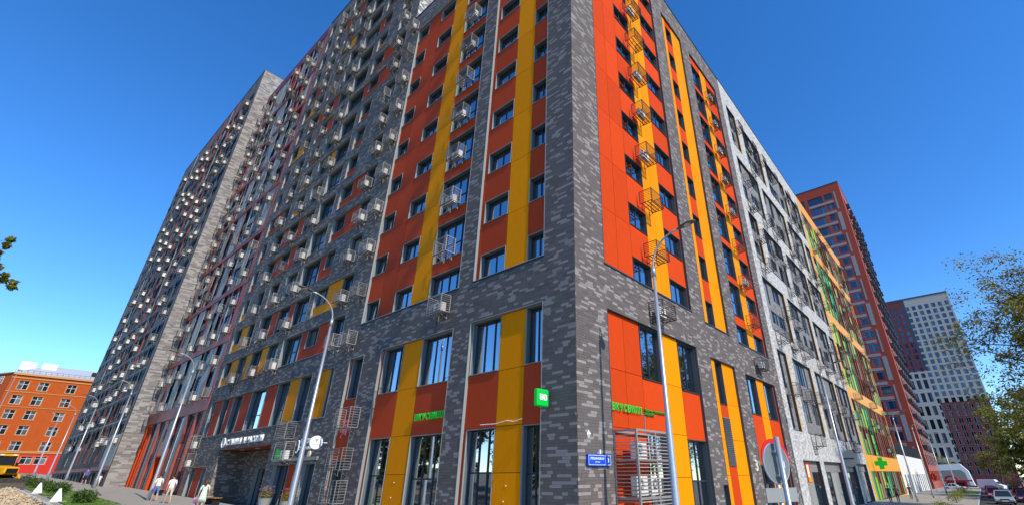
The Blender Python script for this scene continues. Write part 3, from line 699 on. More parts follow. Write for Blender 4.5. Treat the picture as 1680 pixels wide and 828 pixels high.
# tall ground floor openings
x = 42.5; seq = [(1.5, 'g'), (.55, 'f'), (2.1, 'g'), (.55, 'f'), (1.2, 'b'), (2.0, 'g'), (.5, 'f'), (2.2, 'o'), (.55, 'f'), (1.0, 'b'), (1.6, 'g'), (.5, 'f'), (1.2, 'b'), (1.4, 'g'), (.5, 'f'), (1.35, 'O')]
for w_, ty in seq:
    if ty == 'g': window(pb, fp, x, x + w_, -.2, 7.95, -.14, 2, (2.9, 4.4), False)
    elif ty == 'f': panel(pb, fp, x, x + w_, -.2, 8.0, .02, TER, th=.3, name='pilaster')
    elif ty == 'b': panel(pb, fp, x, x + w_, -.2, 8.0, -.05, BEI, name='beige_panel')
    elif ty == 'o':
        panel(pb, fp, x, x + w_, 4.6, 8.0, -.05, BEI, name='beige_panel')
        mb = MB(); fp.box(mb, x, x + .12, -.3, 4.6, -1.6, .1); fp.box(mb, x + w_ - .12, x + w_, -.3, 4.6, -1.6, .1); fp.box(mb, x + .12, x + w_ - .12, 4.48, 4.6, -1.6, .1); mb.build('entrance_portal', RD, pb)
        mb = MB(); fp.box(mb, x + .12, x + w_ - .12, -.3, 4.48, -1.6, -1.5); mb.build('door', BLK, pb)
    else:
        mb = MB(); fp.box(mb, x, x + .14, -.3, 7.9, -1.4, .1); fp.box(mb, x + w_ - .14, x + w_, -.3, 7.9, -1.4, .1); fp.box(mb, x + .14, x + w_ - .14, 7.78, 7.9, -1.4, .1); mb.build('entrance_portal', RD, pb)
        mb = MB(); fp.box(mb, x + .14, x + w_ - .14, -.3, 7.78, -1.4, -1.3); mb.build('door', BLK, pb)
    x += w_
# ================================================================== far grey tower at the end of the left street
gb = building('apartment_tower', 'tall dark grey tower with a pale brick side, far end of the left street', 'building', 62.4, 1.75)
GX, GO, GE, GR = 62.4, 1.75, 106.0, 62.6
fg = Face(gb, 'L', GO); fgs = Face(gb, 'R', GX)
wall(gb, fgs, [(-GO + .26, 12, -1, GR)], [], MORTW, name='side_wall'); bricks(gb, fgs, [(-GO, 12, 0, GR)], [], BBe, PALB, .45, course=.17, lens=(.45, .7, .95), seed=12)
MB().box(.02, GE - GX, -14, -.26, GR - .5, GR - .2).build('roof', ROOF, gb); MB().box(-.04, GE - GX, -14, .05, GR, GR + .08).build('parapet_cap', FR, gb)
grn = random.Random(41); gh = []; gw = []
for k in range(18):
    zt = 8.4 + 2.95 * k
    x = GX + 1.5
    while x < GE - 1.8:
        w_ = grn.choice((1.5, 2.2, 2.8)); fu = grn.random() < .5
        gw.append((x, x + w_, zt - (2.2 if fu else 1.45), zt, 2 if w_ < 2.5 else 3)); x += w_ + grn.choice((.45, .7, 1.1))
gw += [(x, x + 1.9, .2, 3.4, 2) for x in [GX + 1.6 + 2.6 * i for i in range(14)]]
wall(gb, fg, [(GX, GE, -1, GR)], [g[:4] for g in gw], BD)
for a0, a1, z0, z1, n in gw: window(gb, fg, a0, a1, z0, z1, -.07, n, (), False, gm=GLR)
for k in range(18):
    z = 8.75 + 2.95 * k; panel(gb, fg, GX + .6, GE, z - .12, z + .12, .03, JAMBD, name='storey_band')
for i in range(12):
    x = GX + .75 + i * 3.3; panel(gb, fg, x, x + .35, 4.4, GR - .4, .045, grn.choice((BEI, JAMBD, BEI, RD2)) if i else JAMBD, name='vertical_fin')
panel(gb, fg, GX + .4, GX + 6.5, 3.9, 7.2, .06, BEI, name='base_panel'); panel(gb, fg, GX + .02, GE, 3.5, 3.9, .07, TER, name='base_band')
gun = cached('gun', lambda: (lambda m_: (m_.box(-.45, .45, 0, .5, .05, .7), m_)[1])(cage_mesh(1.1, .6, .8, 5, MCAGE)).mesh('air_conditioner', [ACW]))
left = []
for k in range(18):
    for i in range(11):
        if grn.random() < .42: continue
        left.append((GX + 2.2 + i * 3.35 + grn.uniform(-1.2, 1.2), 6.2 + 2.95 * k + grn.choice((0, 0, .3)), i, k))
nums = ['nearest', 'second', 'third', 'fourth', 'fifth', 'sixth', 'seventh', 'eighth', 'ninth', 'tenth', 'farthest']
gst = MB()
for a, z, i, k in left:
    if i < 2 and k < 16: ac(fg, a, z, 'white unit on the far grey tower, %s column, %s storey' % (nums[i], ORD[k + 1]), 'air conditioners on the far grey tower', w_=1.1, d=.6, h=.8, ns=5)
    else:
        x, y = fg.raw(a, 0); p = len(gst.v)
        gst.box(x - .38, x + .38, y + .1, y + .4, z + .05, z + .58)
        for zz in (.0, .8): gst.box(x - .55, x + .55, y, y + .6, z + zz - .03, z + zz, 1)
        for zz in (.2, .4, .6): gst.box(x - .55, x + .55, y + .58, y + .6, z + zz - .015, z + zz + .015, 1); gst.box(x - .56, x - .54, y, y + .6, z + zz - .015, z + zz + .015, 1)
tag(gst.build('air_conditioner_cage', [ACW, MCAGE], None, W(0, 0, 0), TH), 'many small white air conditioners dotted over the far dark grey tower', 'air conditioner', None, 'stuff')
MB().box(.6, 3.2, -10, -4, GR - .2, GR + 1.4).build('roof_vent', OR, gb)
# ================================================================== white brick block on the right street
wb = building('apartment_building', 'white brick apartment block with dark recessed windows and yellow edge strips, right street', 'building', 0, -REND)
fw = Face(wb, 'R', -.03); WE = 54.6; WR = 40.3
oddr = [(26.2, 28.6), (30.45, 36.4), (38.05, 46.2), (47.0, 54.0)]; evr = [(26.3, 32.5), (33.75, 41.95), (43.35, 50.1), (51.3, 54.1)]
rows = [(5.45, 11.65, oddr), (13.25, 18.07, evr), (19.75, 24.55, oddr), (26.05, 31.0, evr), (32.5, 37.6, oddr)]
gh_ = [(27.0, 32.0), (33.4, 40.5), (42.0, 47.0), (48.3, 53.8)]
wh = [(a, c, z0, z1) for z0, z1, cs_ in rows for a, c in cs_] + [(a, c, -.4, 3.4) for a, c in gh_]
wall(wb, fw, [(REND, WE, -1, WR)], wh, MORTW); bricks(wb, fw, [(REND, WE, -.5, WR)], wh, BWd, BW, .68, course=.13, lens=(.3, .45, .6), seed=15)
MB().box(.28, 20, -(WE - REND), 0, WR - .6, WR - .3).build('roof', ROOF, wb); 
mb = MB(); fw.box(mb, REND, WE, WR, WR + .07, -.3, .05); mb.build('parapet_cap', FR, wb)
wrn = random.Random(51); REC = .2; fwr = Face(wb, 'R', -.03 + REC)
for ri, (z0, z1, cs_) in enumerate(rows):
    for ci, (a0, a1) in enumerate(cs_):
        surround(wb, fw, a0, a1, z0, z1, REC, 0, JAMBD, t=.03, name='field_surround')
        panel(wb, fw, a1 - .03, a1 + .22, z0 + .05, z1 - .05, .03, YEL, th=.06, name='edge_strip') if (ri + ci) % 4 != 3 else None
        wins = []; x = a0 + .15; zm = (z0 + z1) / 2
        n = max(1, int((a1 - a0) / 2.2)); st = (a1 - a0 - .3) / n
        for i in range(n):
            for za, zb in ((z0, zm), (zm, z1)):
                full = wrn.random() < .4; ww = st * wrn.choice((.45, .58, .72)) if n > 1 else st * .65; x0 = x + i * st + wrn.choice((0, st - ww))
                wins.append((x0 + .03, x0 + ww - .03, za + (.12 if full else .95), zb - (.35 if zb < z1 else .1), 3 if ww > 1.9 else 2))
        ho = [q[:4] for q in wins]
        wall(wb, fwr, [(a0 + .03, a1 - .03, z0 + .03, z1 - .03)], ho, GIN, t=.15, name='recessed_wall')
        bricks(wb, fwr, [(a0 + .03, a1 - .03, z0 + .03, z1 - .03)], ho, GIN, BLt, .25, course=.15, lens=(.4, .55), seed=ri * 10 + ci)
        for q in wins: window(wb, fwr, q[0], q[1], q[2], q[3], -.03, q[4], (), False)
for a0, a1 in gh_:
    surround(wb, fw, a0, a1, -.4, 3.4, .3, 0, JAMBD, name='shop_surround'); f2 = Face(wb, 'R', -.03 + .28); panel(wb, f2, a0 + .03, a1 - .03, 2.6, 3.37, .03, GIN, name='shop_fascia')
    x = a0
    while x < a1 - .6:
        w_ = min(1.5, a1 - x - .03); k_ = int(x * 3) % 4
        if k_ == 1: panel(wb, f2, x + .02, x + w_ - .02, -.3, 2.6, .02, BEI, name='shop_panel')
        else: window(wb, f2, x + .04, x + w_ - .03, -.3, 2.58, 0, 1, (2.0,), False, gm=GLF)
        x += w_
k_ = 0
for ri, (z0, z1, cs_) in enumerate(rows):
    for ci, (a0, a1) in enumerate(cs_):
        zm = (z0 + z1) / 2
        spots = [(a0 + 1.1, z0 - .95, 'below'), (a0 + 1.2, zm - .5, 'inside'), (a1 - .9, z0 - .85, 'below the end of'), (a1 - 1.5, zm - .4, 'in the end of')]
        for si, (a, z, wd_) in enumerate(spots):
            if (ri * 3 + ci * 2 + si * 5) % 4 == 0 or (a1 - a0 < 3 and si > 1): continue
            ac(fw, a, z, 'dark cage %s the %s window field, white block, %s row up' % (wd_, nums[ci] if ci < 3 else 'fourth', ORD[ri + 1]), 'cages on the white block', True, unit=(ri + ci + si) % 3 == 0, w_=1.3, ns=6, d=.75, h=.9)
s = thing('round_sign', 'grey round disc sign with a dark bar hanging on the white brick block', 'sign', fw.world(41.3, 3.75, .6), fw.wrot() + math.pi / 2)
mb = MB(); mb.tube([(0, -.06, 0), (0, .06, 0)], .72, 32); mb.build('disc', BEI, s); MB().box(-.45, .45, -.075, .075, -.05, .06).build('bar', FR, s); MB().box(-.95, -.6, -.03, .03, -.03, .03).build('bracket', FR, s)
s = thing('shop_sign', 'white cursive lettering on a dark board over a shop on the white block', 'sign', fw.world(46.6, 3.5, .05), fw.wrot())
MB().box(-2.3, 2.3, 0, .1, -.25, -.12).build('board', BLK, s); text('Бутик', .6, WHT, s, (0, .05, -.1), .05, width=3.6, height=.75, rot=.04)
s = thing('shop_poster', 'small red and yellow poster sign in the first shop front of the white block', 'sign', fw.world(27.6, 1.9, .05), fw.wrot())
MB().box(-.5, .5, 0, .06, 0, 1.3).build('board', REDS, s); MB().box(-.2, .45, .06, .064, .35, 1.2).build('yellow_patch', GOLD, s); MB().box(-.4, .45, .06, .066, .05, .33).build('orange_patch', OR, s)
# ================================================================== amber and green block
ob = building('apartment_building', 'apartment block framed in amber with green panels and rust fins, right street', 'building', 0, -WE)
fo = Face(ob, 'R', -.06); OE = 85.2; ORF = 40.3
obands = [(2.7, 4.5), (11.0, 12.5), (20.9, 22.4), (30.9, 32.4), (38.2, ORF)]
wall(ob, fo, [(WE, OE, -1, ORF)], [(WE + 1, OE - .8, z0 + .001, z1 - .001) for z0, z1 in [(-.5, 2.7)] + [(obands[i][1], obands[i + 1][0]) for i in range(4)]], AMB)
mb = MB(); fo.box(mb, WE, OE, -1, ORF, -1.1, -.95); mb.build('backing_wall', MORT, ob)
MB().box(.3, 20, -(OE - WE), 0, ORF - .6, ORF - .3).build('roof', ROOF, ob)
orn = random.Random(61)
for bi in range(5):
    z0, z1 = ([(-.4, 2.7)] + [(obands[i][1], obands[i + 1][0]) for i in range(4)])[bi]
    nf = max(1, round((z1 - z0) / 3.0)); fh = (z1 - z0) / nf
    x = WE + 1.05; i = 0
    while x < OE - 1.7:
        w_ = 1.75
        for f_ in range(nf):
            za = z0 + f_ * fh
            near_edge = i < 4 or i > 12
            r_ = orn.random()
            if near_edge and r_ < .85 or r_ < .22: panel(ob, fo, x, x + w_ * .8, za + .02, za + fh * orn.choice((.55, .8, 1)), -.03, orn.choice((GRN, GRN, LIM)), name='green_panel')
            window(ob, fo, x, x + w_ - .02, za + .05, za + fh - .05, -.03, 1, (), False, gm=GLR)
        panel(ob, fo, x + w_, x + w_ + .3, z0, z1, .02 if i % 2 else .0, FIN if orn.random() < .8 else GRN, th=.3, name='vertical_fin')
        x += w_ + .32; i += 1
for ri in range(12):
    for ci in range(5):
        if (ri * 3 + ci * 4) % 5 in (0, 3): continue
        ac(fo, 57.2 + ci * 6.0 + (ri % 3) * .7, 5.2 + 2.95 * ri, 'dark cage on the amber block, %s column, %s storey above the shops' % (nums[ci], ORD[ri + 1]), 'cages on the amber and green block', True, unit=(ri + ci) % 3 == 0, w_=1.3, ns=5, d=.8)
s = thing('pharmacy_cross', 'bright green cross sign on the amber band over the shops', 'sign', fo.world(58.5, 2.9, .9), TH)
mb = MB(); mb.box(-.25, .25, -.1, .1, 0, 1.3).box(-.65, -.25, -.1, .1, .4, .9).box(.25, .65, -.1, .1, .4, .9); mb.build('cross', mat('cross_green', (.01, .45, .03), .4, emit=.15), s)
# ================================================================== low white wall building
lb = building('low_building', 'low white building with narrow windows and a dark roof rail, beyond the amber block', 'building', 0, -OE)
flb = Face(lb, 'R', 0.0)
lw = [(OE + 4 + 4.2 * i, OE + 5.9 + 4.2 * i, -1.0, 2.2) for i in range(11)]
wall(lb, flb, [(OE + .05, 136, -3, 5.3)], lw, mat('white_render', (.72, .70, .64), .8, noise=.05, nscale=1))
for q in lw: window(lb, flb, q[0], q[1], q[2], q[3], -.15, 2, (), False, gm=GLR)
MB().box(.25, 14, -(136 - OE), -.1, 4.7, 5.0).build('roof', ROOF, lb)
rs = cached('rail', lambda: MB().box(-.03, .03, -.03, .03, 0, 2.2).mesh('rail_post', JAMBD))
for i in range(50): link('rail_post', rs, lb, flb.loc(OE + .5 + i, 5.25, -.4), flb.rot)
mb = MB(); flb.box(mb, OE + .05, 136, 5.3, 7.3, -.5, -.44); mb.build('rail_mesh', JAMBD, lb)
# ================================================================== towers beyond
def tower_front(b, f, a0, a1, z0, z1, cols, fl_h, fm, gm, wallm, bandm=None):
    wins = []
    z = z1 - 2.2
    while z - fl_h > z0:
        for c in cols: wins.append((a0 + c[0], a0 + c[1], z - fl_h * .62, z, c[2]))
        z -= fl_h
    wall(b, f, [(a0, a1, z0, z1)], [q[:4] for q in wins], wallm)
    for q in wins: window(b, f, q[0], q[1], q[2], q[3], -.3, q[4], (), False, fm, gm)
    return wins
rt = building('apartment_tower', 'tall rust red tower with grey brick inlays, behind the low white building', 'building', 0, -146.2)
frf = Face(rt, 'L', -146.2); RTT = 91.9; RH = 4.05
RUST = mat('rust_red_cladding', (.38, .062, .028), .5, noise=.05, nscale=.5)
GBK = mat('grey_inlay', (.30, .29, .29), .8, noise=.25, nscale=1.2, stretch=(1, 1, 4))
wins = []; z = RTT - 3.4; k = 0; inl = []; RH = 4.0; grey = []
while z > 4:
    sh = (k // 2) % 2
    wins.append((5.7 + .5 * sh, 10.3 - .1 * sh, z - 2.75, z, 4)); wins.append((2.65 + .55 * sh, 5.15, z - 2.2, z, 3)); wins += [(11.4, 13.6, z - 2.5, z, 2), (15.5, 20, z - 2.7, z, 4), (22, 25, z - 2.5, z, 3)]
    grey.append((2.6 + .5 * sh, 10.4, z - RH + .35, z - 2.85))
    if k % 2 == 0: inl.append((1.5, 2.6, z - 6.6, z + .2) if sh else (1.65, 2.1, z - 6.6, z + .2))
    z -= RH; k += 1
wall(rt, frf, [(0, 40, -3, RTT)], [q[:4] for q in wins], RUST)
for q in wins: window(rt, frf, q[0], q[1], q[2], q[3], -.35, q[4], (), False, FR, GLB)
for q in grey: panel(rt, frf, *q, .04, GBK, name='brick_inlay')
for q in inl: panel(rt, frf, *q, .05, GBK, name='brick_inlay')
frs = Face(rt, 'R', 0.); rs_d = 36
sw = []; z = RTT - 5
while z > 2: sw += [(146.2 + 3 + 5.4 * i, 146.2 + 6.4 + 5.4 * i, z - 2.6, z, 2) for i in range(6)]; z -= RH
wall(rt, frs, [(146.45, 146.2 + rs_d, -3, RTT)], [q[:4] for q in sw], RUST)
for q in sw: window(rt, frs, q[0], q[1], q[2], q[3], -.3, q[4], (), False, FR, GLR)
for i in range(5): panel(rt, frs, 146.2 + 1.0 + 5.4 * (i + 1), 146.2 + 2.3 + 5.4 * (i + 1), 4, RTT - 3, .08, GBK, name='brick_inlay')
z = RTT - 8; mb = MB()
while z > 5:
    for i in range(6):
        a = 146.2 + 5 + 5.4 * i; frs.box(mb, a, a + 1.6, z, z + 1.3, .05, 1.0)
    z -= RH
mb.build('balcony_cage', JAMBD, rt, kind='stuff')
MB().box(.3, 38, -rs_d, -.26, RTT - 1, RTT - .6).build('roof', ROOF, rt)
mb = MB(); frf.box(mb, -.05, 40, RTT, RTT + .3, -.4, .08); frs.box(mb, 146.6, 146.2 + rs_d, RTT, RTT + .3, -.4, .08); mb.build('parapet_cap', FR, rt)
# far grey and brick tower
vt = building('apartment_tower', 'tall beige and brick-red tower with a stepped pattern, farthest on the right street', 'building', -23.6, -298)
ff = Face(vt, 'L', -298.); VT = 90.5
BEIG = mat('far_beige', (.45, .405, .35), .7, noise=.03, nscale=.3); MAR = mat('far_maroon', (.17, .05, .05), .7, noise=.1, nscale=.3); DRK = mat('far_dark', (.07, .07, .085), .7)
A0 = -23.6
fl_h = 3.3; z = VT - 4.2; wn_ = []; k = 0
while z > 2:
    for i in range(12):
        a = A0 + .75 + i * 2.98
        tall = z < 50 and i > 6
        if tall and k % 2: continue
        wn_.append((a, a + 1.75, z - (4.6 if tall else 2.35), z, 2, i, k))
    z -= fl_h; k += 1
zl, zu = 34.6, 51.2
W_ = [q[:4] for q in wn_]
wall(vt, ff, [(A0, -3.5, zl, VT)], W_, BEIG); wall(vt, ff, [(-3.5, 14, zl, zu), (-4.0, 14, -5, zl)], W_, BEIG); wall(vt, ff, [(A0, -4.0, -5, zl)], W_, MAR); wall(vt, ff, [(-2.3, 14, zu, VT)], W_, MAR); wall(vt, ff, [(-3.5, -2.3, zu, VT)], W_, DRK)
big = sorted(wn_, key=lambda q: (q[5] > 11, q[6]))
for q in big[:300]: window(vt, ff, q[0], q[1], q[2], q[3], -.3, 2, (), False, FR if q[6] < 16 or q[5] > 6 else FRW, GLB if q[3] > 40 else GLR)
mb = MB()
for q in big[300:]: ff.box(mb, q[0], q[1], q[2], q[3], -.35, -.3)
mb.build('window', GLB, vt, kind='stuff')
fvs = Face(vt, 'R', A0); sw = []; z = VT - 4.4; k = 0
while z > 2: sw += [(298 + 2 + 4.2 * i, 298 + 4.4 + 4.2 * i, z - 2.3, z) for i in range(5)]; z -= fl_h; k += 1
wall(vt, fvs, [(298.3, 322, zl, VT)], sw, BEIG); wall(vt, fvs, [(298.3, 322, -5, zl)], sw, RUST)
mb = MB()
for q in sw: fvs.box(mb, *q, -.35, -.3)
mb.build('window', GLB, vt, kind='stuff')
mb = MB(); ff.box(mb, A0, 14, VT, VT + .9, -3, .1); mb.build('parapet_cap', DRK, vt)
# ================================================================== old orange brick house at the far left
bb = building('brick_house', 'old five-storey orange brick house with white windows and a metal roof', 'building', 161, 7.5)
OBR = mat('orange_brick', (.42, .075, .009), .8, noise=.07, nscale=1.2); RBR = mat('red_base', (.55, .03, .015), .7, noise=.06); OCH = mat('ochre_trim', (.52, .27, .09), .7)
fb = Face(bb, 'R', 161.); BA0, BA1, BZ, BT = -10.3, 14., 4.5, 25.7
hol = []; wspec = []
for z in (9.8, 13.15, 16.5, 19.75, 23.05):
    for a in (-8.0, -4.65, .2, 6.0, 10.5): hol.append((a - .85, a + .85, z - 1.0, z + .95))
for a in (-6.8, -4.3, -1.9, .4, 6, 10): hol.append((a - .95, a + .95, 6.0, 7.6))
wall(bb, fb, [(BA0, BA1, 8.5, BT)], hol, OBR); wall(bb, fb, [(BA0, BA1, 2, 8.5)], hol, RBR)
for q in hol:
    window(bb, fb, *q, -.2, 2, (1.2,), False, FRW, GLR)
    surround(bb, fb, q[0] - .12, q[1] + .12, q[2] - .12, q[3] + .12, .05, .0, OCH, t=.06, proud=.05)
mb = MB()
for z, h, o in ((8.3, .25, .12), (8.62, .15, .06), (18.1, .1, .05), (21.4, .14, .06), (24.5, .22, .1), (25.25, .45, .3)): fb.box(mb, BA0, BA1, z, z + h, -.02, o + .06)
mb.build('cornice', OCH, bb)
# side wing turning away at the left corner
ax, ay = fb.raw(BA0, 0); ang = R(128)
wing = MB(); ux, uy = math.cos(ang), math.sin(ang)
wing.box(0, 40, -.3, 0, 8.5, BT).box(0, 40, -.3, .1, BT - .4, BT - .02); wg = wing.build('wing_wall', OBR, bb, (ax - 161, ay - 7.5, 0), ang - math.pi / 2 - R(14))
MB().box(0, 40, -.3, .001, 2, 8.5).build('wing_base', RBR, bb, (ax - 161, ay - 7.5, 0), ang - math.pi / 2 - R(14))
for k in range(5):
    for i in range(4):
        mb = frame_mesh(1.5, 1.75, 2, (1.2,), False, .1); mb.box(-.7, .7, -.06, -.04, .05, 1.7, 1)
        link('window', cached('wingw', lambda: mb.mesh('window', [FRW, GLR])), wg, (3.5 + 5 * i, .06, 10.6 + 3.15 * k), 0)
x0, y0 = fb.raw(BA0 - .3, .35); x1, y1 = fb.raw(BA1, -14)
rm = MB(); xa, xb, ya, yb = x0 - 161, x1 - 161, y0 - 7.5, y1 - 7.5
rm.poly([(xa, ya, BT), (xa, yb, BT), (xa + 6, yb, BT + 3.0), (xa + 6, ya - 5, BT + 3.0)]).poly([(xa, ya, BT), (xa + 6, ya - 5, BT + 3.0), (xa + 14, ya - 5, BT + 3.0), (xa + 18, ya + 9, BT)]).poly([(xa + 6, ya - 5, BT + 3), (xa + 6, yb, BT + 3), (xa + 14, yb, BT + 3), (xa + 14, ya - 5, BT + 3)])
rf = rm.build('roof', ROOF, bb)
for a, m in ((-8.6, WHT), (-5.0, WHT)):
    px, py = fb.raw(a, -5); MB().prism([(-1.6, 0), (1.6, 0), (1.3, 1.7), (-1.1, 2.1)], -1.3, 1.3).build('chimney', m, rf, (px - 161, py - 7.5, BT + 1.2))
px, py = fb.raw(3.6, -2.4); MB().box(-.8, .8, -.7, .7, 0, 1.3).build('dormer', BLK, rf, (px - 161, py - 7.5, BT + .8))
mb = MB()
for i in range(23):
    px, py = fb.raw(BA0 + i, .1); mb.box(px - 161 - .03, px - 161 + .03, py - 7.5 - .03, py - 7.5 + .03, BT, BT + .8)
fb2 = fb; fb.box(mb, BA0, BA1, BT + .75, BT + .8, .07, .13); mb.build('roof_rail', JAMBD, rf)
px, py = fb.raw(BA0 + .5, .08); MB().tube([(px - 161, py - 7.5, 5), (px - 161, py - 7.5, BT)], .09, 8).build('downpipe', JAMB, bb)
# ================================================================== ground
def sheet(name, fpts, m, kind='structure', dz=0.):
    """quad strip sheets: list of (u0,u1,o0,o1) in street axes, following the slope"""
    mb = MB()
    for u0, u1, o0, o1, st in fpts:
        nu = max(1, int((u1 - u0) / st)); no = max(1, int((o1 - o0) / st))
        b0 = len(mb.v)
        for i in range(nu + 1):
            for j in range(no + 1):
                p = WG(u0 + (u1 - u0) * i / nu, o0 + (o1 - o0) * j / no, dz); mb.v.append(tuple(p))
        for i in range(nu):
            for j in range(no):
                a = b0 + i * (no + 1) + j; mb.f.append((a, a + no + 1, a + no + 2, a + 1)); mb.m.append(0)
    return mb.build(name, m, kind=kind)
sheet('ground', [(-1500, 1500, -1500, 1500, 25)], mat('ground_dust', (.20, .175, .13), .95, noise=.2, nscale=.3), dz=-.2)
sheet('road', [(-60, 220, 8.2, 20, 4), (-22, -9, -420, 8.2, 4)], ASPH, dz=-.1)
sheet('pavement', [(-5.5, 150, 0, 6.4, 3), (-8.8, 0, -200, 0, 3), (-60, -5.5, 3, 6.4, 3)], PAV, dz=0.02)
sheet('path', [(28, 150, 7.0, 8.0, 2)], PAV, dz=.01)
sheet('kerb', [(-8.9, 150, 8.0, 8.2, 2), (-9.0, -8.8, -200, 8.0, 2)], KERB, dz=.05)
sheet('soil', [(30, 64, 8.2, 17, 2)], SOIL, dz=-.06)
lw_ = [(24, 31.5), (33, 43.5), (45.2, 62), (64, 80), (83, 110)]
sheet('lawn', [(a, c, 5.0, 7.5, 1.2) for a, c in lw_] + [(-8.6, -7.4, -128, -96, 3)], GRASS, dz=.05)
gm_ = MB(); gr = random.Random(71)
for a, c in lw_:
    for _ in range(int((c - a) * 90)):
        p = WG(gr.uniform(a, c), gr.uniform(5.0, 7.5), .05); h = gr.uniform(.04, .12); t_ = gr.uniform(0, 6.28); dx, dy = .012 * math.cos(t_), .012 * math.sin(t_)
        gm_.poly([(p.x - dx, p.y - dy, p.z), (p.x + dx, p.y + dy, p.z), (p.x + gr.uniform(-.05, .05), p.y + gr.uniform(-.05, .05), p.z + h)])
tag(gm_.build('grass', HEDGE), 'short green grass of the lawn strip along the left pavement', 'grass', None, 'stuff')
mk = MB()
for i in range(14):
    a, b_ = WG(-16, -20 - 10 * i, -.095), WG(-16, -24 - 10 * i, -.095)
    n_ = dL * .07; mk.poly([(a.x - n_.x, a.y - n_.y, a.z), (a.x + n_.x, a.y + n_.y, a.z), (b_.x + n_.x, b_.y + n_.y, b_.z), (b_.x - n_.x, b_.y - n_.y, b_.z)])
mk.build('road_marking', WHT, kind='structure')
# kerb stones alongside the dug-up road
for i in range(34):
    link('kerb_stone', cached('ks', lambda: MB().box(-.42, .42, -.09, .09, 0, .2).mesh('kerb_stone', KERB)), None, WG(30.5 + .9 * i, 8.35 + .04 * (i % 3), .0), TH + .04 * ((i * 7) % 5 - 2), 'structure')
# ================================================================== rubble and low bushes
rb = MB(); rr = random.Random(81)
for _ in range(900):
    u = rr.uniform(32, 56); o = 8.7 + abs(rr.gauss(0, .9)); h_ = max(0, .35 - .2 * (o - 8.6)) * rr.random()
    p = WG(u, o, h_ - .05); r_ = rr.uniform(.05, .2)
    vs = [Vector((rr.uniform(-1, 1), rr.uniform(-1, 1), rr.uniform(-.7, .7))).normalized() * r_ * rr.uniform(.7, 1.2) for _ in range(6)]
    q = [(p.x + v.x, p.y + v.y, p.z + v.z) for v in (Vector((r_, 0, 0)) + vs[0] * .3, Vector((0, r_, 0)) + vs[1] * .3, Vector((-r_, 0, 0)) + vs[2] * .3, Vector((0, -r_, 0)) + vs[3] * .3, Vector((0, 0, r_ * .8)), Vector((0, 0, -r_ * .8)))]
    for a, b_, c in ((0, 1, 4), (1, 2, 4), (2, 3, 4), (3, 0, 4), (1, 0, 5), (2, 1, 5), (3, 2, 5), (0, 3, 5)): rb.poly([q[a], q[b_], q[c]])
tag(rb.build('rubble', mat('rubble_stone', (.42, .32, .2), .95, var=.35, island=True)), 'heap of broken stone and sand beside the yellow digger', 'rubble', None, 'stuff')
def leafcloud(mb, c, r, n, size, rnd, mats=1, squash=(1, 1, 1), shell=.55):
    for _ in range(n):
        d = Vector((rnd.gauss(0, 1), rnd.gauss(0, 1), rnd.gauss(0, 1))).normalized() * r * (shell + (1 - shell) * rnd.random()) ** 1.0 * rnd.uniform(.5, 1.05)
        p = Vector(c) + Vector((d.x * squash[0], d.y * squash[1], d.z * squash[2]))
        a = Vector((rnd.gauss(0, 1), rnd.gauss(0, 1), rnd.gauss(0, 1))).normalized(); b_ = a.orthogonal().normalized(); b_ = (b_ + a.cross(b_) * rnd.uniform(-1, 1)).normalized()
        s_ = size * rnd.uniform(.6, 1.3)
        mb.poly([p - a * s_, p + b_ * s_ * .5, p + a * s_, p - b_ * s_ * .5], rnd.randrange(mats))
hr = random.Random(91)
def bush(u, o, r, h, label, n=700):
    t = thing('hedge_bush', label, 'bush', WG(u, o, 0), 0, None)
    mb = MB()
    for q in range(5): leafcloud(mb, (hr.uniform(-.4, .4) * r, hr.uniform(-.4, .4) * r, h * hr.uniform(.4, .65)), r * .75, n // 5, .07, hr, 1, (1, 1, h / r * .7))
    mb.build('foliage', HEDGE if u > 0 else LEAFL, t)
    MB().tube([(0, 0, -.1), (.03, 0, h * .5)], .04, 5).build('stem', BARK, t)
bush(35.0, 6.5, .75, .8, 'largest round green bush on the lawn, nearest the camera on the left', 1300); bush(36.3, 6.3, .6, .75, 'green bush just behind the nearest bush on the lawn', 800)
bush(47, 6.6, .75, .85, 'green bush between the two white triangular markers, nearer one', 800); bush(50.5, 6.6, .75, .85, 'green bush between the two white triangular markers, farther one', 800)
bush(56, 6.6, .8, .85, 'green bush just past the farther white marker'); bush(61, 6.6, .8, .9, 'green bush in the middle distance of the left lawn'); bush(67, 6.6, .9, .9, 'green bush in front of the digger cab, far lawn'); bush(75, 6.5, 1., 1., 'farthest green bush on the left lawn')
for i, (v, h) in enumerate(((36, .8), (60, 1.0), (74, .9), (80, 1.1), (92, 1.2), (104, 1.0))):
    bush(-7.0, -v, .9 if i < 2 else 1.3, h + .2, 'low yellow-green bush on the right verge, %s from the corner' % nums[i], 500)
for i, (u, o) in enumerate(((37.2, 7.6), (49.3, 7.55))):
    t = thing('white_marker', ('nearer' if i == 0 else 'farther') + ' white concrete wedge marker at the lawn edge', 'bollard', WG(u, o, 0), TH + math.pi / 2)
    MB().prism([(-.3, 0), (.3, 0), (.05, .8), (-.03, .82)], -.12, .12).build('wedge', WHT, t); MB().box(-.5, .5, -.28, .28, -.1, .06).build('plinth', KERB, t)
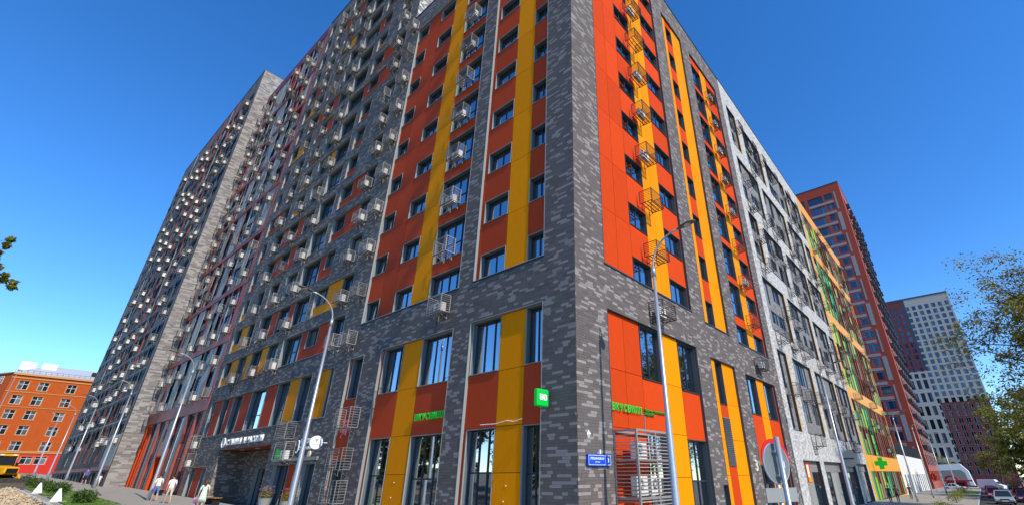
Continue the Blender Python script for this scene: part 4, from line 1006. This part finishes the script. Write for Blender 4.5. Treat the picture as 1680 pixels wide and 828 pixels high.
# ================================================================== street lamps
def lamp(u, o, H, label, group, rot, arm=1.25, rise=1.15, thick=.085):
    g = WG(u, o, 0); t = thing('street_lamp', label, 'street lamp', g, rot, group)
    MB().tube([(0, 0, -.2), (0, 0, .9), (0, 0, .95), (0, 0, H * .42), (0, 0, H * .42 + .06), (0, 0, H)], [thick * 1.5, thick * 1.5, thick * 1.35, thick * 1.15, thick * .95, thick * .62], 14).build('pole', MGREY, t, smooth=True)
    pts = [(0, 0, H - .1)] + [(0, arm * (1 - math.cos(q)), H + rise * math.sin(q)) for q in [math.pi / 2 * i / 7 for i in range(8)]]
    MB().tube([(0, 0, H - .35), (0, 0, H + .05)], thick * .85, 12).build('collar', MGREY, t, smooth=True)
    MB().tube(pts, [thick * .42] * len(pts), 8).build('arm', MGREY, t, smooth=True)
    hd = MB(); n = 10; prof = [(0, .035, .03), (.1, .085, .055), (.3, .15, .075), (.5, .165, .07), (.68, .12, .045), (.76, .03, .02)]
    for y, wx, hz in prof:
        for k in range(n): th = 2 * math.pi * k / n; hd.v.append((wx * math.cos(th), y, (hz if math.sin(th) > 0 else .03) * math.sin(th)))
    for i in range(len(prof) - 1):
        for k in range(n): hd.f.append((i * n + k, i * n + (k + 1) % n, (i + 1) * n + (k + 1) % n, (i + 1) * n + k)); hd.m.append(0)
    hd.f.append(tuple(range(n))); hd.m.append(0); hd.f.append(tuple((len(prof) - 1) * n + k for k in range(n))); hd.m.append(0)
    h_ = hd.build('lamp_head', mat('lamp_head_grey', (.10, .105, .11), .4) if 'lamp_head_grey' not in MATS else MATS['lamp_head_grey'], t, (0, arm - .05, H + rise), smooth=True); h_.rotation_euler[0] = .16
    MB().tube([(0, .42, -.034), (0, .42, -.042)], .13, 14).build('lens', LAMPG, h_)
    MB().box(-.07, .07, -thick * 1.62, -thick * 1.45, .4, .8).build('hatch', JAMB, t)
    return t
LL = 'street lamps along the left pavement'
for i, (u, nm) in enumerate(((13.3, 'nearest street lamp on the left pavement, before the grey block'), (36.5, 'second street lamp up the left pavement, by the terracotta block'), (58.3, 'third street lamp up the left pavement, by the grey tower'), (78.5, 'fourth street lamp up the left pavement'), (97., 'fifth street lamp up the left pavement, before the orange brick house'), (117., 'farthest street lamp at the end of the left pavement'))):
    lamp(u, 3.0, 9.15, nm, LL, TH)
lamp(-2.75, -1.17, 9.3, 'large street lamp in front of the sunlit corner facade', None, TH + math.pi / 2, arm=1.15, rise=1.2)
lamp(-3.1, -24.5, 9.1, 'street lamp in front of the white brick block', None, TH + math.pi / 2, arm=.9, rise=.6)
for i, v in enumerate((58, 74, 96, 128)): lamp(-3.6 - i * .5, -v, 9.0, ('street lamp post by the amber block', 'street lamp post by the low white building, nearer one', 'street lamp post by the low white building, farther one', 'farthest street lamp post before the red tower base')[i], 'street lamps down the right pavement', TH + math.pi / 2, arm=.9, rise=.7)
# ================================================================== traffic signs near the camera
sx_, sy_ = 3.06, 7.45; g0 = gz(sx_, sy_)
t = thing('road_sign', 'large grey back of a round traffic sign on a galvanised post', 'traffic sign', (sx_, sy_, g0), R(30))
MB().tube([(0, -.05, -.1), (0, -.05, 3.0 - g0)], .038, 14).build('post', MGREY, t, smooth=True)
dm = MB().tube([(0, .03, 0), (0, .045, 0)], .28, 40).build('disc', mat('sign_back', (.17, .19, .185), .5, metal=.1, noise=.05), t, (0, 0, 2.64 - g0))
MB().tube([(  .274 * math.cos(2 * math.pi * i / 40), .035, .274 * math.sin(2 * math.pi * i / 40)) for i in range(41)], .012, 6, cap=False).build('rim', MGREY, dm)
for z in (.16, -.16): MB().box(-.06, .06, -.03, .028, z - .015, z + .015).build('clamp', MGREY, dm)
MB().box(.05, .14, .0, .029, -.06, .03).build('sticker', WHT, dm)
t = thing('no_parking_sign', 'round red-rimmed blue traffic sign half hidden behind the grey sign back', 'traffic sign', (3.30, 8.2, gz(3.30, 8.2)), R(26) + math.pi)
dm = MB().tube([(0, .04, 0), (0, .052, 0)], .305, 40).build('disc', REDS, t, (0, 0, 2.72 - g0)); MB().tube([(0, .052, 0), (0, .055, 0)], .24, 36).build('blue_field', BLUE, dm)
o_ = MB().box(-.27, .27, .055, .058, -.03, .03).build('red_bar', REDS, dm); o_.rotation_euler[1] = R(45)
MB().box(-.34, .34, .04, .05, -.62, -.42).build('plate', JAMB, dm); MB().tube([(0, .0, -.1), (0, .0, 2.9)], .036, 12).build('post', MGREY, t, smooth=True)
p = WG(-5.6, -60); t = thing('no_stopping_sign', 'round blue sign with a red cross and rim on a thin post, right verge', 'traffic sign', p, TH + math.pi * .75)
MB().tube([(0, 0, -.1), (0, 0, 2.9)], .035, 10).build('post', MGREY, t); dm = MB().tube([(0, .04, 0), (0, .055, 0)], .4, 32).build('disc', REDS, t, (0, 0, 2.6)); MB().tube([(0, .055, 0), (0, .06, 0)], .33, 32).build('blue_field', BLUE, dm)
for s_ in (1, -1):
    o_ = MB().box(-.32, .32, .06, .062 + .001 * s_, -.035, .035).build('red_bar', REDS, dm); o_.rotation_euler[1] = R(45 * s_)
# ================================================================== cars
def car(p, rot, col, label, group='cars parked along the right street', kind='hatch'):
    nm = 'paint_%d' % int(col[0] * 100 + col[1] * 1000 + col[2] * 70); m = MATS.get(nm) or mat(nm, col, .28, spec=.6)
    t = thing('parked_car' if kind != 'van' else 'parked_van', label, 'car' if kind != 'van' else 'van', p, rot, group)
    L, Wd, H = {'hatch': (4.0, 1.72, 1.48), 'sedan': (4.5, 1.76, 1.44), 'suv': (4.5, 1.85, 1.72), 'van': (5.4, 2.0, 2.5)}[kind]
    x = L / 2; hb = H * .56
    prof = [(-x, .28), (-x - .03, .5), (-x + .05, hb * .96), (-x + .5, hb), (x * .34, hb), (x - .35, hb * .84), (x - .02, hb * .66), (x, .4), (x - .1, .22), (-x + .1, .2)]
    if kind == 'van': prof = [(-x, .3), (-x, hb), (x * .62, hb), (x - .1, hb * .8), (x, .5), (x - .1, .25)]
    bd = MB().prism(prof, -Wd / 2, Wd / 2).build('body', m, t); bv = bd.modifiers.new('bevel', 'BEVEL'); bv.width = .09; bv.segments = 3; bv.limit_method = 'ANGLE'
    ta, tb_ = {'hatch': ((-x + .12, x * .36), (-x + .42, x * .02)), 'sedan': ((-x + .75, x * .36), (-x + 1.3, x * .02)), 'suv': ((-x + .1, x * .4), (-x + .3, x * .08)), 'van': ((-x + .02, x * .66), (-x + .04, x * .36))}[kind]
    w0, w1 = Wd / 2 - .06, Wd / 2 - .24
    gh = MB(); v0 = [(ta[0], -w0, hb - .02), (ta[1], -w0, hb - .02), (ta[1], w0, hb - .02), (ta[0], w0, hb - .02)]; v1 = [(tb_[0], -w1, H - .06), (tb_[1], -w1, H - .06), (tb_[1], w1, H - .06), (tb_[0], w1, H - .06)]
    for k in range(4): gh.poly([v0[k], v0[(k + 1) % 4], v1[(k + 1) % 4], v1[k]])
    gh.build('windows', CGL if kind != 'van' else m, t)
    rf_ = MB().box(tb_[0] - .06, tb_[1] + .08, -w1 - .03, w1 + .03, H - .09, H).build('roof', m, t); bv = rf_.modifiers.new('bevel', 'BEVEL'); bv.width = .05; bv.segments = 2
    pl = MB()
    for k in range(4): pl.tube([v0[k], v1[k]], .045, 6)
    for s_ in (-1, 1): pl.tube([((ta[0] + ta[1]) / 2 - .1, s_ * w0, hb), ((tb_[0] + tb_[1]) / 2 - .1, s_ * w1, H - .06)], .04, 6)
    pl.build('pillar', m, t)
    if kind == 'van': MB().box(x * .5, x * .66, -w0 + .1, w0 - .1, hb + .05, H - .5).build('windscreen', CGL, t)
    for sx in (-1, 1):
        for sy in (-1, 1):
            wh_ = MB().tube([(0, -.1, 0), (0, .1, 0)], .32, 18).build('wheel', RUB, t, (sx * (x - .78), sy * (Wd / 2 - .09), .32)); MB().tube([(0, sy * .1, 0), (0, sy * .108, 0)], .2, 14).build('rim', MGREY, wh_)
    for sy in (-1, 1):
        MB().box(x - .2, x - .02, -.18, .18, -.07, .08).build('headlight', WHT, t, (.015, sy * (Wd / 2 - .3), hb * .72)); MB().box(-.03, .03, -.13, .13, -.1, .12).build('taillight', REDS, t, (-x, sy * (Wd / 2 - .22), hb * .8)); MB().box(-.06, .06, -.1, .1, -.06, .06).build('mirror', m, t, (x * .3, sy * (Wd / 2 + .06), hb + .06))
    MB().box(x - .03, x + .015, -.26, .26, .36, .47).build('number_plate', WHT, t); MB().box(x - .05, x + .012, -.4, .4, .5, .62).build('grille', BLK, t); MB().box(x - .2, x + .02, -Wd / 2 + .1, Wd / 2 - .1, .2, .32).build('bumper', BLK, t)
def rd(v, u): return WG(u, -v, -.1)
AF = math.atan2(-dR.y, -dR.x)
car(rd(66, -11.3), AF, (.32, .36, .36), 'grey-green sedan, nearest car at the bottom right edge', kind='sedan')
car(rd(75, -13.6), AF, (.30, .02, .03), 'dark red car at the right edge of the picture', kind='sedan')
car(rd(87, -10.8), AF, (.62, .012, .02), 'bright red hatchback in the row on the right street', kind='hatch')
car(rd(90, -13.8), AF, (.55, .02, .05), 'red car with a pinkish bonnet behind the dark red car', kind='hatch')
car(rd(99, -10.8), AF, (.12, .1, .16), 'dark purple car just behind the bright red hatchback', kind='hatch')
car(rd(112, -14), AF, (.75, .76, .77), 'white car on the roadway beyond the red hatchback', kind='suv')
car(rd(101, -16.4), AF, (.02, .02, .022), 'black van standing behind the red cars at the right edge', kind='van')
car(rd(112, -10.6), AF, (.35, .03, .04), 'small red car at the far end of the parked row', kind='hatch')
car(rd(160, -11.5), AF + R(70), (.78, .78, .76), 'white delivery van standing across the far end of the street', kind='van')
car(rd(150, -4.0), AF + R(85), (.72, .76, .80), 'white saloon car parked by the red stall', kind='sedan')
# ================================================================== pavilion and stall at the end of the right street
p = WG(-2.5, -215); t = thing('white_pavilion', 'long white vaulted tent hall at the end of the right street', 'tent', p, TH)
prof = [(-17, -2), (-17, 6.6), (-15.5, 8.8), (-9, 10.2), (10, 10.4), (14, 8.6), (17, -2)]
bd = MB().prism([(-5.2, -2), (-4.3, 4.8), (-2.6, 7.2), (8.2, 6.7), (8.2, -2)], -16, 0).build('canopy', mat('tent_white', (.8, .79, .76), .6), t)
MB().prism([(-3.9, -1.5), (-3.3, 4.2), (-2.3, 5.2), (7.6, 4.9), (7.6, -1.5)], .02, .1).build('front_panel', BEI, t); MB().box(-5.4, 8.2, .1, .4, -2, .2).build('plinth', JAMBD, t)
p = WG(-3, -185); t = thing('red_stall', 'red canopied stall before the white tent', 'stall', p, TH)
MB().box(-3, 2, -3, 0, -1, 1.6).build('counter', mat('stall_red', (.35, .02, .03), .6), t); MB().tube([(0.5 + 1.5 * math.cos(a), .3, 2.1 + 1.0 * math.sin(a)) for a in [math.pi * i / 10 for i in range(11)]], .3, 6).build('arch', MATS['stall_red'], t); MB().box(-4.5, 2.4, -3.2, .4, 1.6, 2.0).build('awning', MATS['stall_red'], t); MB().box(-2.5, 1.5, -.02, .03, .2, 1.3).build('opening', BLK, t)
# ================================================================== people
def person(p, rot, H, top, bottom, label, shorts=True, dress=False, stride=.22, hairlong=False, bag=None, armf=.15, shoe=(.7, .7, .68), hairc=None):
    s_ = H / 1.75; pr = random.Random(int(p.x * 100))
    V, E_, Rd = [], [], []
    def add(v, r, par=None):
        V.append(Vector(v) * s_); Rd.append((r[0] * s_, r[1] * s_) if hasattr(r, '__len__') else (r * s_, r * s_))
        if par is not None: E_.append((par, len(V) - 1))
        return len(V) - 1
    pel = add((0, 0, .95), (.115, .15)); wst = add((0, 0, 1.10), (.10, .135), pel); ch = add((.01, 0, 1.28), (.115, .165), wst); sh = add((0, 0, 1.42), (.085, .13), ch)
    nk = add((.01, 0, 1.50), .052, sh); jaw = add((.035, 0, 1.575), (.075, .06), nk); hd = add((.025, 0, 1.655), (.095, .078), jaw); add((.02, 0, 1.72), (.06, .05), hd); add((.125, 0, 1.62), .014, hd)
    for sy in (-1, 1):
        f = stride * sy
        hp = add((0, .085 * sy, .90), .092, pel); kn = add((f * .45 + .03, .095 * sy, .50), .058, hp); cf = add((f * .7, .095 * sy, .36), .055, kn); an = add((f - .02, .095 * sy, .085), .036, cf); add((f + .06, .10 * sy, .035), .035, an); add((f + .15, .105 * sy, .03), .03, len(V) - 1)
        so = add((0, .185 * sy, 1.40), .056, sh); el = add((-armf * sy * .4 - .02, .235 * sy, 1.13), .04, so); wrt = add((-armf * sy + .06, .245 * sy, .89), .026, el); pm = add((-armf * sy + .075, .245 * sy, .81), (.018, .034), wrt)
        for q, ln in zip((-.03, -.01, .01, .03), (.075, .085, .08, .062)):
            a = add((-armf * sy + .08 + q, .243 * sy, .77), .009, pm); b_ = add((-armf * sy + .088 + q, .236 * sy, .77 - ln * .55), .008, a); add((-armf * sy + .092 + q, .225 * sy, .77 - ln), .007, b_)
        a = add((-armf * sy + .11, .232 * sy, .82), .011, pm); add((-armf * sy + .125, .222 * sy, .77), .009, a)
    me = bpy.data.meshes.new('person'); me.from_pydata([tuple(v) for v in V], E_, [])
    o = bpy.data.objects.new('tmp', me); COL.objects.link(o)
    md = o.modifiers.new('s', 'SKIN'); md.use_smooth_shade = True
    for i, d in enumerate(me.skin_vertices[0].data): d.radius = Rd[i]; d.use_root = (i == 0)
    sd = o.modifiers.new('u', 'SUBSURF'); sd.levels = 2; sd.render_levels = 2
    dg = bpy.context.evaluated_depsgraph_get(); m2 = bpy.data.meshes.new_from_object(o.evaluated_get(dg)); bpy.data.objects.remove(o)
    cm = lambda c: MATS.get('cloth_%.2f_%.2f_%.2f' % c) or mat('cloth_%.2f_%.2f_%.2f' % c, c, .85, noise=.06)
    m2.materials.clear()
    for m in (SKIN, cm(top), cm(bottom), cm(shoe)): m2.materials.append(m)
    hem = .5 if (dress or shorts) else .09
    for pl in m2.polygons:
        c = pl.center / s_; ay = abs(c.y); k = 0; arm = ay > .19 and c.z < 1.39
        if c.z < .075: k = 3
        elif arm: k = 1 if c.z > 1.2 else 0
        elif c.z > 1.47: k = 0
        elif c.z > .98: k = 1
        elif c.z > hem: k = 1 if dress else 2
        pl.material_index = k; pl.use_smooth = True
    t = link('person', m2, None, p, rot); tag(t, label, 'person')
    hb = MB(); n = 12
    for i in range(n):
        for j in range(8):
            a0, a1 = 2 * math.pi * i / n, 2 * math.pi * (i + 1) / n; b0, b1 = -.5 + 2.07 * j / 8, -.5 + 2.07 * (j + 1) / 8
            q = [(.102 * math.cos(b) * math.cos(a) + .012, .09 * math.cos(b) * math.sin(a), 1.665 + .1 * math.sin(b)) for a, b in ((a0, b0), (a1, b0), (a1, b1), (a0, b1))]
            if min(x for x, y, z in q) > .04 and max(z for x, y, z in q) < 1.715: continue
            hb.poly([tuple(Vector(v) * s_) for v in q])
    if hairlong: hb.tube([Vector((-.07, 0, 1.68)) * s_, Vector((-.10, 0, 1.55)) * s_, Vector((-.10, 0, 1.40)) * s_], [.07 * s_, .085 * s_, .05 * s_], 10)
    hb.build('hair', cm(hairc) if hairc else HAIRM, t, smooth=True)
    for sy in (-1, 1):
        MB().tube([(0, 0, 0), (.008, 0, 0)], .011 * s_, 8).build('eye', BLK, t, Vector((.112, .03 * sy, 1.655)) * s_); MB().tube([(0, 0, -.025 * s_), (-.012 * s_, 0, .028 * s_)], .014 * s_, 6).build('ear', SKIN, t, Vector((.01, .083 * sy, 1.645)) * s_)
    MB().box(0, .012 * s_, -.025 * s_, .025 * s_, -.004, .005).build('mouth', REDS, t, Vector((.108, 0, 1.585)) * s_)
    if dress or shorts:
        sk = MB(); z0 = .52 if dress else .60; n = 14
        if dress:
            for i in range(n):
                a0, a1 = 2 * math.pi * i / n, 2 * math.pi * (i + 1) / n
                sk.poly([tuple(Vector((rx * math.cos(a), ry * math.sin(a), z)) * s_) for a, rx, ry, z in ((a0, .19, .22, z0), (a1, .19, .22, z0), (a1, .125, .16, 1.02), (a0, .125, .16, 1.02))])
            sk.build('skirt', cm(bottom), t, smooth=True)
    if bag:
        b_ = MB(); b_.box(-.18, .18, -.06, .06, -.42, 0); g = b_.build('carried_bag', cm(bag), None, W(0, 0, 0)); 
        q = Matrix.Rotation(rot, 3, 'Z') @ Vector((-armf + .08, .30, .78)) * s_; g.location = p + q; g.rotation_euler[2] = rot
        tag(g, 'carrier bag held by the woman in the pale T-shirt', 'bag'); MB().tube([(-.08, 0, 0), (-.05, 0, .1), (.05, 0, .1), (.08, 0, 0)], .008, 5).build('handle', cm(bag), g)
    return t
UP = TH; DN = TH + math.pi
person(WG(32.4, 2.85), UP + .1, 1.72, (.85, .84, .82), (.55, .5, .38), 'man in a white T-shirt and beige shorts walking away past the terracotta block', armf=.1)
person(WG(24.9, 3.0), UP - .5, 1.62, (.62, .72, .55), (.62, .72, .55), 'woman in a pale green T-shirt dress carrying a bag by the recessed entrance', dress=True, hairc=(.12, .05, .03), bag=(.7, .35, .45), hairlong=True)
person(WG(35.6, 2.9), UP, 1.72, (.75, .74, .6), (.12, .2, .42), 'person in a cream top and blue shorts partly behind the second lamp post')
person(WG(70.5, 2.3), UP + .2, 1.74, (.10, .12, .40), (.03, .03, .05), 'person in a blue T-shirt and black shorts farther up the left pavement')
person(WG(65, 1.5), UP, 1.68, (.55, .05, .06), (.55, .08, .12), 'woman in a red patterned dress beside a child in white', dress=True, hairlong=True)
person(WG(64, 2.0), UP, 1.2, (.85, .85, .83), (.6, .7, .6), 'small child in white walking beside the woman in red')
person(WG(82, 1.1), DN, 1.75, (.03, .03, .035), (.03, .03, .03), 'person in black standing at the far end by the grey tower', shorts=False)
person(Vector((.14, 12.6, gz(.14, 12.6))), R(200), 1.74, (.16, .12, .1), (.05, .05, .06), 'person at the foot of the brick corner, only the top of the head showing', shorts=False)
for i, (v, o, c, l) in enumerate(((50, -2.0, (.05, .06, .12), 'person in dark navy clothes by the amber shops'), (51.5, -2.5, (.35, .1, .06), 'person in a rust-red top by the amber shops'), (63, -2.6, (.06, .05, .05), 'person in black on the right pavement past the amber block'))):
    person(WG(o, -v), TH - math.pi / 2, 1.72, c, (.06, .06, .09), l, shorts=False)
# ================================================================== yellow digger
lo = thing('wheel_loader', 'yellow backhoe loader with a wide front bucket on the dug-up road, left edge', 'loader', WG(60, 9.75, 0), TH + math.pi + .42)
MB().box(-1.5, 1.3, -.55, .55, .75, 1.45).build('chassis', BLK, lo)
hd = MB().prism([(.4, 1.2), (1.75, 1.15), (1.9, 1.3), (1.85, 1.75), (.4, 1.95)], -.52, .52).build('bonnet', YELM, lo); bv = hd.modifiers.new('bevel', 'BEVEL'); bv.width = .06; bv.segments = 2
MB().box(1.9, 1.93, -.4, .4, 1.3, 1.68).build('grille', BLK, hd)
cabm = MB()
for x, y in ((-1.3, -.7), (-1.3, .7), (.45, -.7), (.45, .7)): cabm.tube([(x, y, 1.2), (x * .93, y * .92, 2.75)], .055, 6)
cabm.box(-1.3, .45, -.7, .7, 1.15, 1.3); cabm.tube([(.43, 0, 1.3), (.4, 0, 2.75)], .03, 6); cab = cabm.build('cab', BLK, lo)
MB().box(-1.35, .5, -.72, .72, 2.75, 2.92).build('cab_roof', YELM, cab); 
for y in (-.45, .45): MB().box(.48, .56, y - .12, y + .12, 2.78, 2.88).build('work_light', WHT, cab)
gl = MB(); gl.poly([(.46, -.66, 1.3), (.46, .66, 1.3), (.42, .62, 2.72), (.42, -.62, 2.72)]).poly([(-1.25, -.71, 1.3), (.43, -.71, 1.3), (.4, -.66, 2.72), (-1.2, -.66, 2.72)]).poly([(-1.25, .71, 1.3), (.43, .71, 1.3), (.4, .66, 2.72), (-1.2, .66, 2.72)]); gl.build('cab_glass', CGL, cab)
for y in (-.72, .72):
    a = MB().prism([(-.3, 1.35), (.6, 1.5), (1.7, 1.15), (2.3, .55), (2.2, .42), (1.55, .95), (.6, 1.25), (-.3, 1.15)], y - .06, y + .06).build('loader_arm', YELM, lo); MB().tube([(.2, y * .86, 1.1), (1.6, y * .86, .9)], .05, 8).build('hydraulic_ram', MGREY, a)
MB().prism([(2.25, .0), (3.0, .0), (2.95, .06), (2.4, .12), (2.3, .5), (2.45, .85), (2.3, .88), (2.15, .45)], -1.15, 1.15).build('bucket', mat('bucket_steel', (.10, .085, .07), .7, noise=.3), lo)
for x, r in ((-1.0, .68), (1.15, .46)):
    for y in (-.85, .85):
        wh_ = MB().tube([(0, -.2, 0), (0, .2, 0)], r, 22).build('wheel', RUB, lo, (x, y, r)); MB().tube([(0, -.21, 0), (0, .21, 0)], r * .55, 16).build('rim', YELM, wh_)
bk = MB().prism([(-1.5, .9), (-2.2, 1.0), (-2.5, 2.3), (-2.3, 2.35), (-2.0, 1.2), (-1.5, 1.1)], -.12, .12).build('rear_boom', YELM, lo)
for y in (-.85, .85): MB().box(.5, .56, y - .09, y + .09, 1.9, 2.2).build('mirror', BLK, cab)
# ================================================================== flower pots, benches
def flowers(u, o, label, cols):
    t = thing('flower_pot', label, 'flower pot', WG(u, o, 0)); fr2 = random.Random(int(u * 10))
    mb = MB(); mb.tube([(0, 0, 0), (0, 0, .05), (0, 0, .7), (0, 0, .75)], [.2, .22, .34, .36], 16); mb.build('pot', JAMB, t)
    fo_ = MB(); leafcloud(fo_, (0, 0, .95), .42, 350, .05, fr2); fo_.build('foliage', LEAFY, t)
    fm_ = MB()
    for _ in range(60):
        a = fr2.uniform(0, 6.28); r = fr2.uniform(.1, .42); z = .95 + fr2.uniform(-.1, .42); x, y = r * math.cos(a), r * math.sin(a)
        for q in range(5): th = q * 1.257; fm_.poly([(x, y, z), (x + .05 * math.cos(th), y + .05 * math.sin(th), z + .015), (x + .05 * math.cos(th + .9), y + .05 * math.sin(th + .9), z + .02)], fr2.randrange(2))
    fm_.build('blossom', cols, t)
VIO = mat('petal_violet', (.55, .12, .6), .6); PNK = mat('petal_pink', (.8, .25, .5), .6)
flowers(19.2, .7, 'grey pot of pink and yellow flowers by the dark door', [PNK, OR]); flowers(22.1, .75, 'grey pot of violet and white flowers left of the lamp post', [VIO, WHT])
for i, (u, nm) in enumerate(((29.5, 'wooden bench by the recessed shop entrance'), (36.4, 'wooden bench at the edge of the terracotta block'))):
    t = thing('bench', nm, 'bench', WG(u + (7 if i else 0), 1.1, 0), TH)
    for y in (-.16, 0, .16): MB().box(-.9, .9, y - .065, y + .065, .42, .46).build('slat', mat('bench_wood', (.40, .17, .05), .6) if 'bench_wood' not in MATS else MATS['bench_wood'], t)
    for x in (-.7, .7): MB().box(x - .04, x + .04, -.2, .2, -.1, .42).build('leg', BLK, t)
# ================================================================== trees
def tree(p, H, crown, label, mats, nleaf, size, seed, group=None, trunk=.22, limbs=9, spread=.5, clump=None, cz=(.35, 1.), extra=()):
    rnd = random.Random(seed); t = thing('tree', label, 'tree', p, 0, group)
    tk = MB(); pts = [Vector((0, 0, -.3))]; n = 7
    for i in range(1, n + 1): pts.append(Vector((rnd.gauss(0, .02 * H), rnd.gauss(0, .02 * H), H * .9 * i / n)))
    tk.tube(pts, [trunk * (1 - .85 * i / n) for i in range(n + 1)], 9); tips = []
    for k in range(limbs):
        f = rnd.uniform(cz[0] * .8, .9); i0 = min(n - 1, int(f * n)); b0 = pts[i0].lerp(pts[i0 + 1], f * n - i0); a = 2 * math.pi * (k * .618 + rnd.random() * .2); ln = crown * rnd.uniform(.65, 1.05) * (1.15 - abs(f - .55))
        e = b0 + Vector((math.cos(a) * ln, math.sin(a) * ln, ln * rnd.uniform(.25, .8))); md_ = b0.lerp(e, .5) + Vector((0, 0, .06 * ln))
        tk.tube([b0, md_, e], [trunk * .42 * (1 - f * .5), trunk * .24, .02], 6); tips.append((e, ln)); tips.append((md_, ln * .8))
        for q in range(3):
            e2 = b0.lerp(e, rnd.uniform(.4, .9)) + Vector((rnd.gauss(0, .35), rnd.gauss(0, .35), rnd.gauss(.12, .25))) * ln * .8; tk.tube([b0.lerp(e, .45), e2], [trunk * .13, .012], 4); tips.append((e2, ln * .7))
    for ex, er in extra:
        e = Vector(ex) - p; b0 = pts[n * 6 // 10]; mid = b0.lerp(e, .55) + Vector((0, 0, .25)); tk.tube([b0, mid, e], [trunk * .3, trunk * .15, .012], 6)
        for q in range(5):
            e2 = e + Vector((rnd.gauss(0, .5), rnd.gauss(0, .5), rnd.gauss(0, .3))) * er; tk.tube([mid.lerp(e, .7), e2], [.02, .006], 4); tips.append((e2, er * .9))
    tips.append((pts[-1], crown * .6)); tk.build('trunk', BARK, t)
    cr_ = MB(); per = nleaf // len(tips)
    for e, ln in tips:
        for q in range(4): leafcloud(cr_, e + Vector((rnd.gauss(0, .22), rnd.gauss(0, .22), rnd.gauss(0, .18))) * ln, ln * rnd.uniform(.18, .36) * spread * 2, per // 4, size, rnd, len(mats), (1, 1, .7), .2)
    cr_.build('crown', mats, t); return t
TG = 'trees beyond the parked cars'
def tp(x, y): return Vector((x, y, gz(x, y)))
tree(tp(43.6, 38.6), 19.5, 8.2, 'tall sparse tree with browning leaves at the right edge', [LEAFL, LEAFB, LEAFY, LEAFG, LEAFL], 42000, .14, 3, None, .3, 24, .55, cz=(.35, 1.))
tree(tp(72.5, 76), 13.5, 5.8, 'dense yellow-green tree behind the parked cars, in front', [LEAFL, LEAFY, LEAFG], 20000, .24, 5, TG, .25, 20, .75, cz=(.1, 1))
tree(tp(86, 89), 16, 6.3, 'full green tree below the sparse brown tree, farther back', [LEAFL, LEAFG, LEAFY], 20000, .28, 6, TG, .3, 20, .75, cz=(.1, 1))
tree(tp(66, 62), 11.5, 5.2, 'yellow-green tree at the right edge above the red cars', [LEAFL, LEAFY, LEAFG], 18000, .22, 7, TG, .25, 18, .75, cz=(.1, 1))
tree(tp(98, 98), 17, 7, 'dark green tree behind the yellow-green one at the right edge', [LEAFG, LEAFL, LEAFB], 12000, .32, 8, TG, .3, 16, .75, cz=(.1, 1))
tree(tp(118, 140), 12, 5, 'small green tree in front of the far beige tower base', [LEAFG, LEAFY], 4000, .24, 9, TG, .25, 10, .55, cz=(.15, 1))
tree(tp(140, 190), 11, 4.5, 'small green tree between the red tower and the white tent', [LEAFY, LEAFG], 3000, .26, 12, TG, .25, 10, .55, cz=(.15, 1))
tree(tp(-23.5, 10.6), 10.0, 3.6, 'tree at the left edge with only a few yellow-green leafy twigs showing', [LEAFL, LEAFY, LEAFG], 24000, .07, 14, None, .2, 10, .40, cz=(.5, .95), extra=[((-17.0, 11.8, 8.6), .5), ((-16.65, 11.95, 7.85), .65), ((-16.9, 11.85, 8.2), .5), ((-17.1, 11.9, 7.3), .45)])
for i, (u, o) in enumerate(((30, 29), (43, 28), (56, 28), (72, 28))):
    tree(WG(u, o), 10.5, 6, ('green tree across the left street, %s from the corner' % nums[i]), [LEAFG, LEAFY], 8000, .34, 20 + i, 'trees across the left street', .25, 14, .8, cz=(.05, 1))
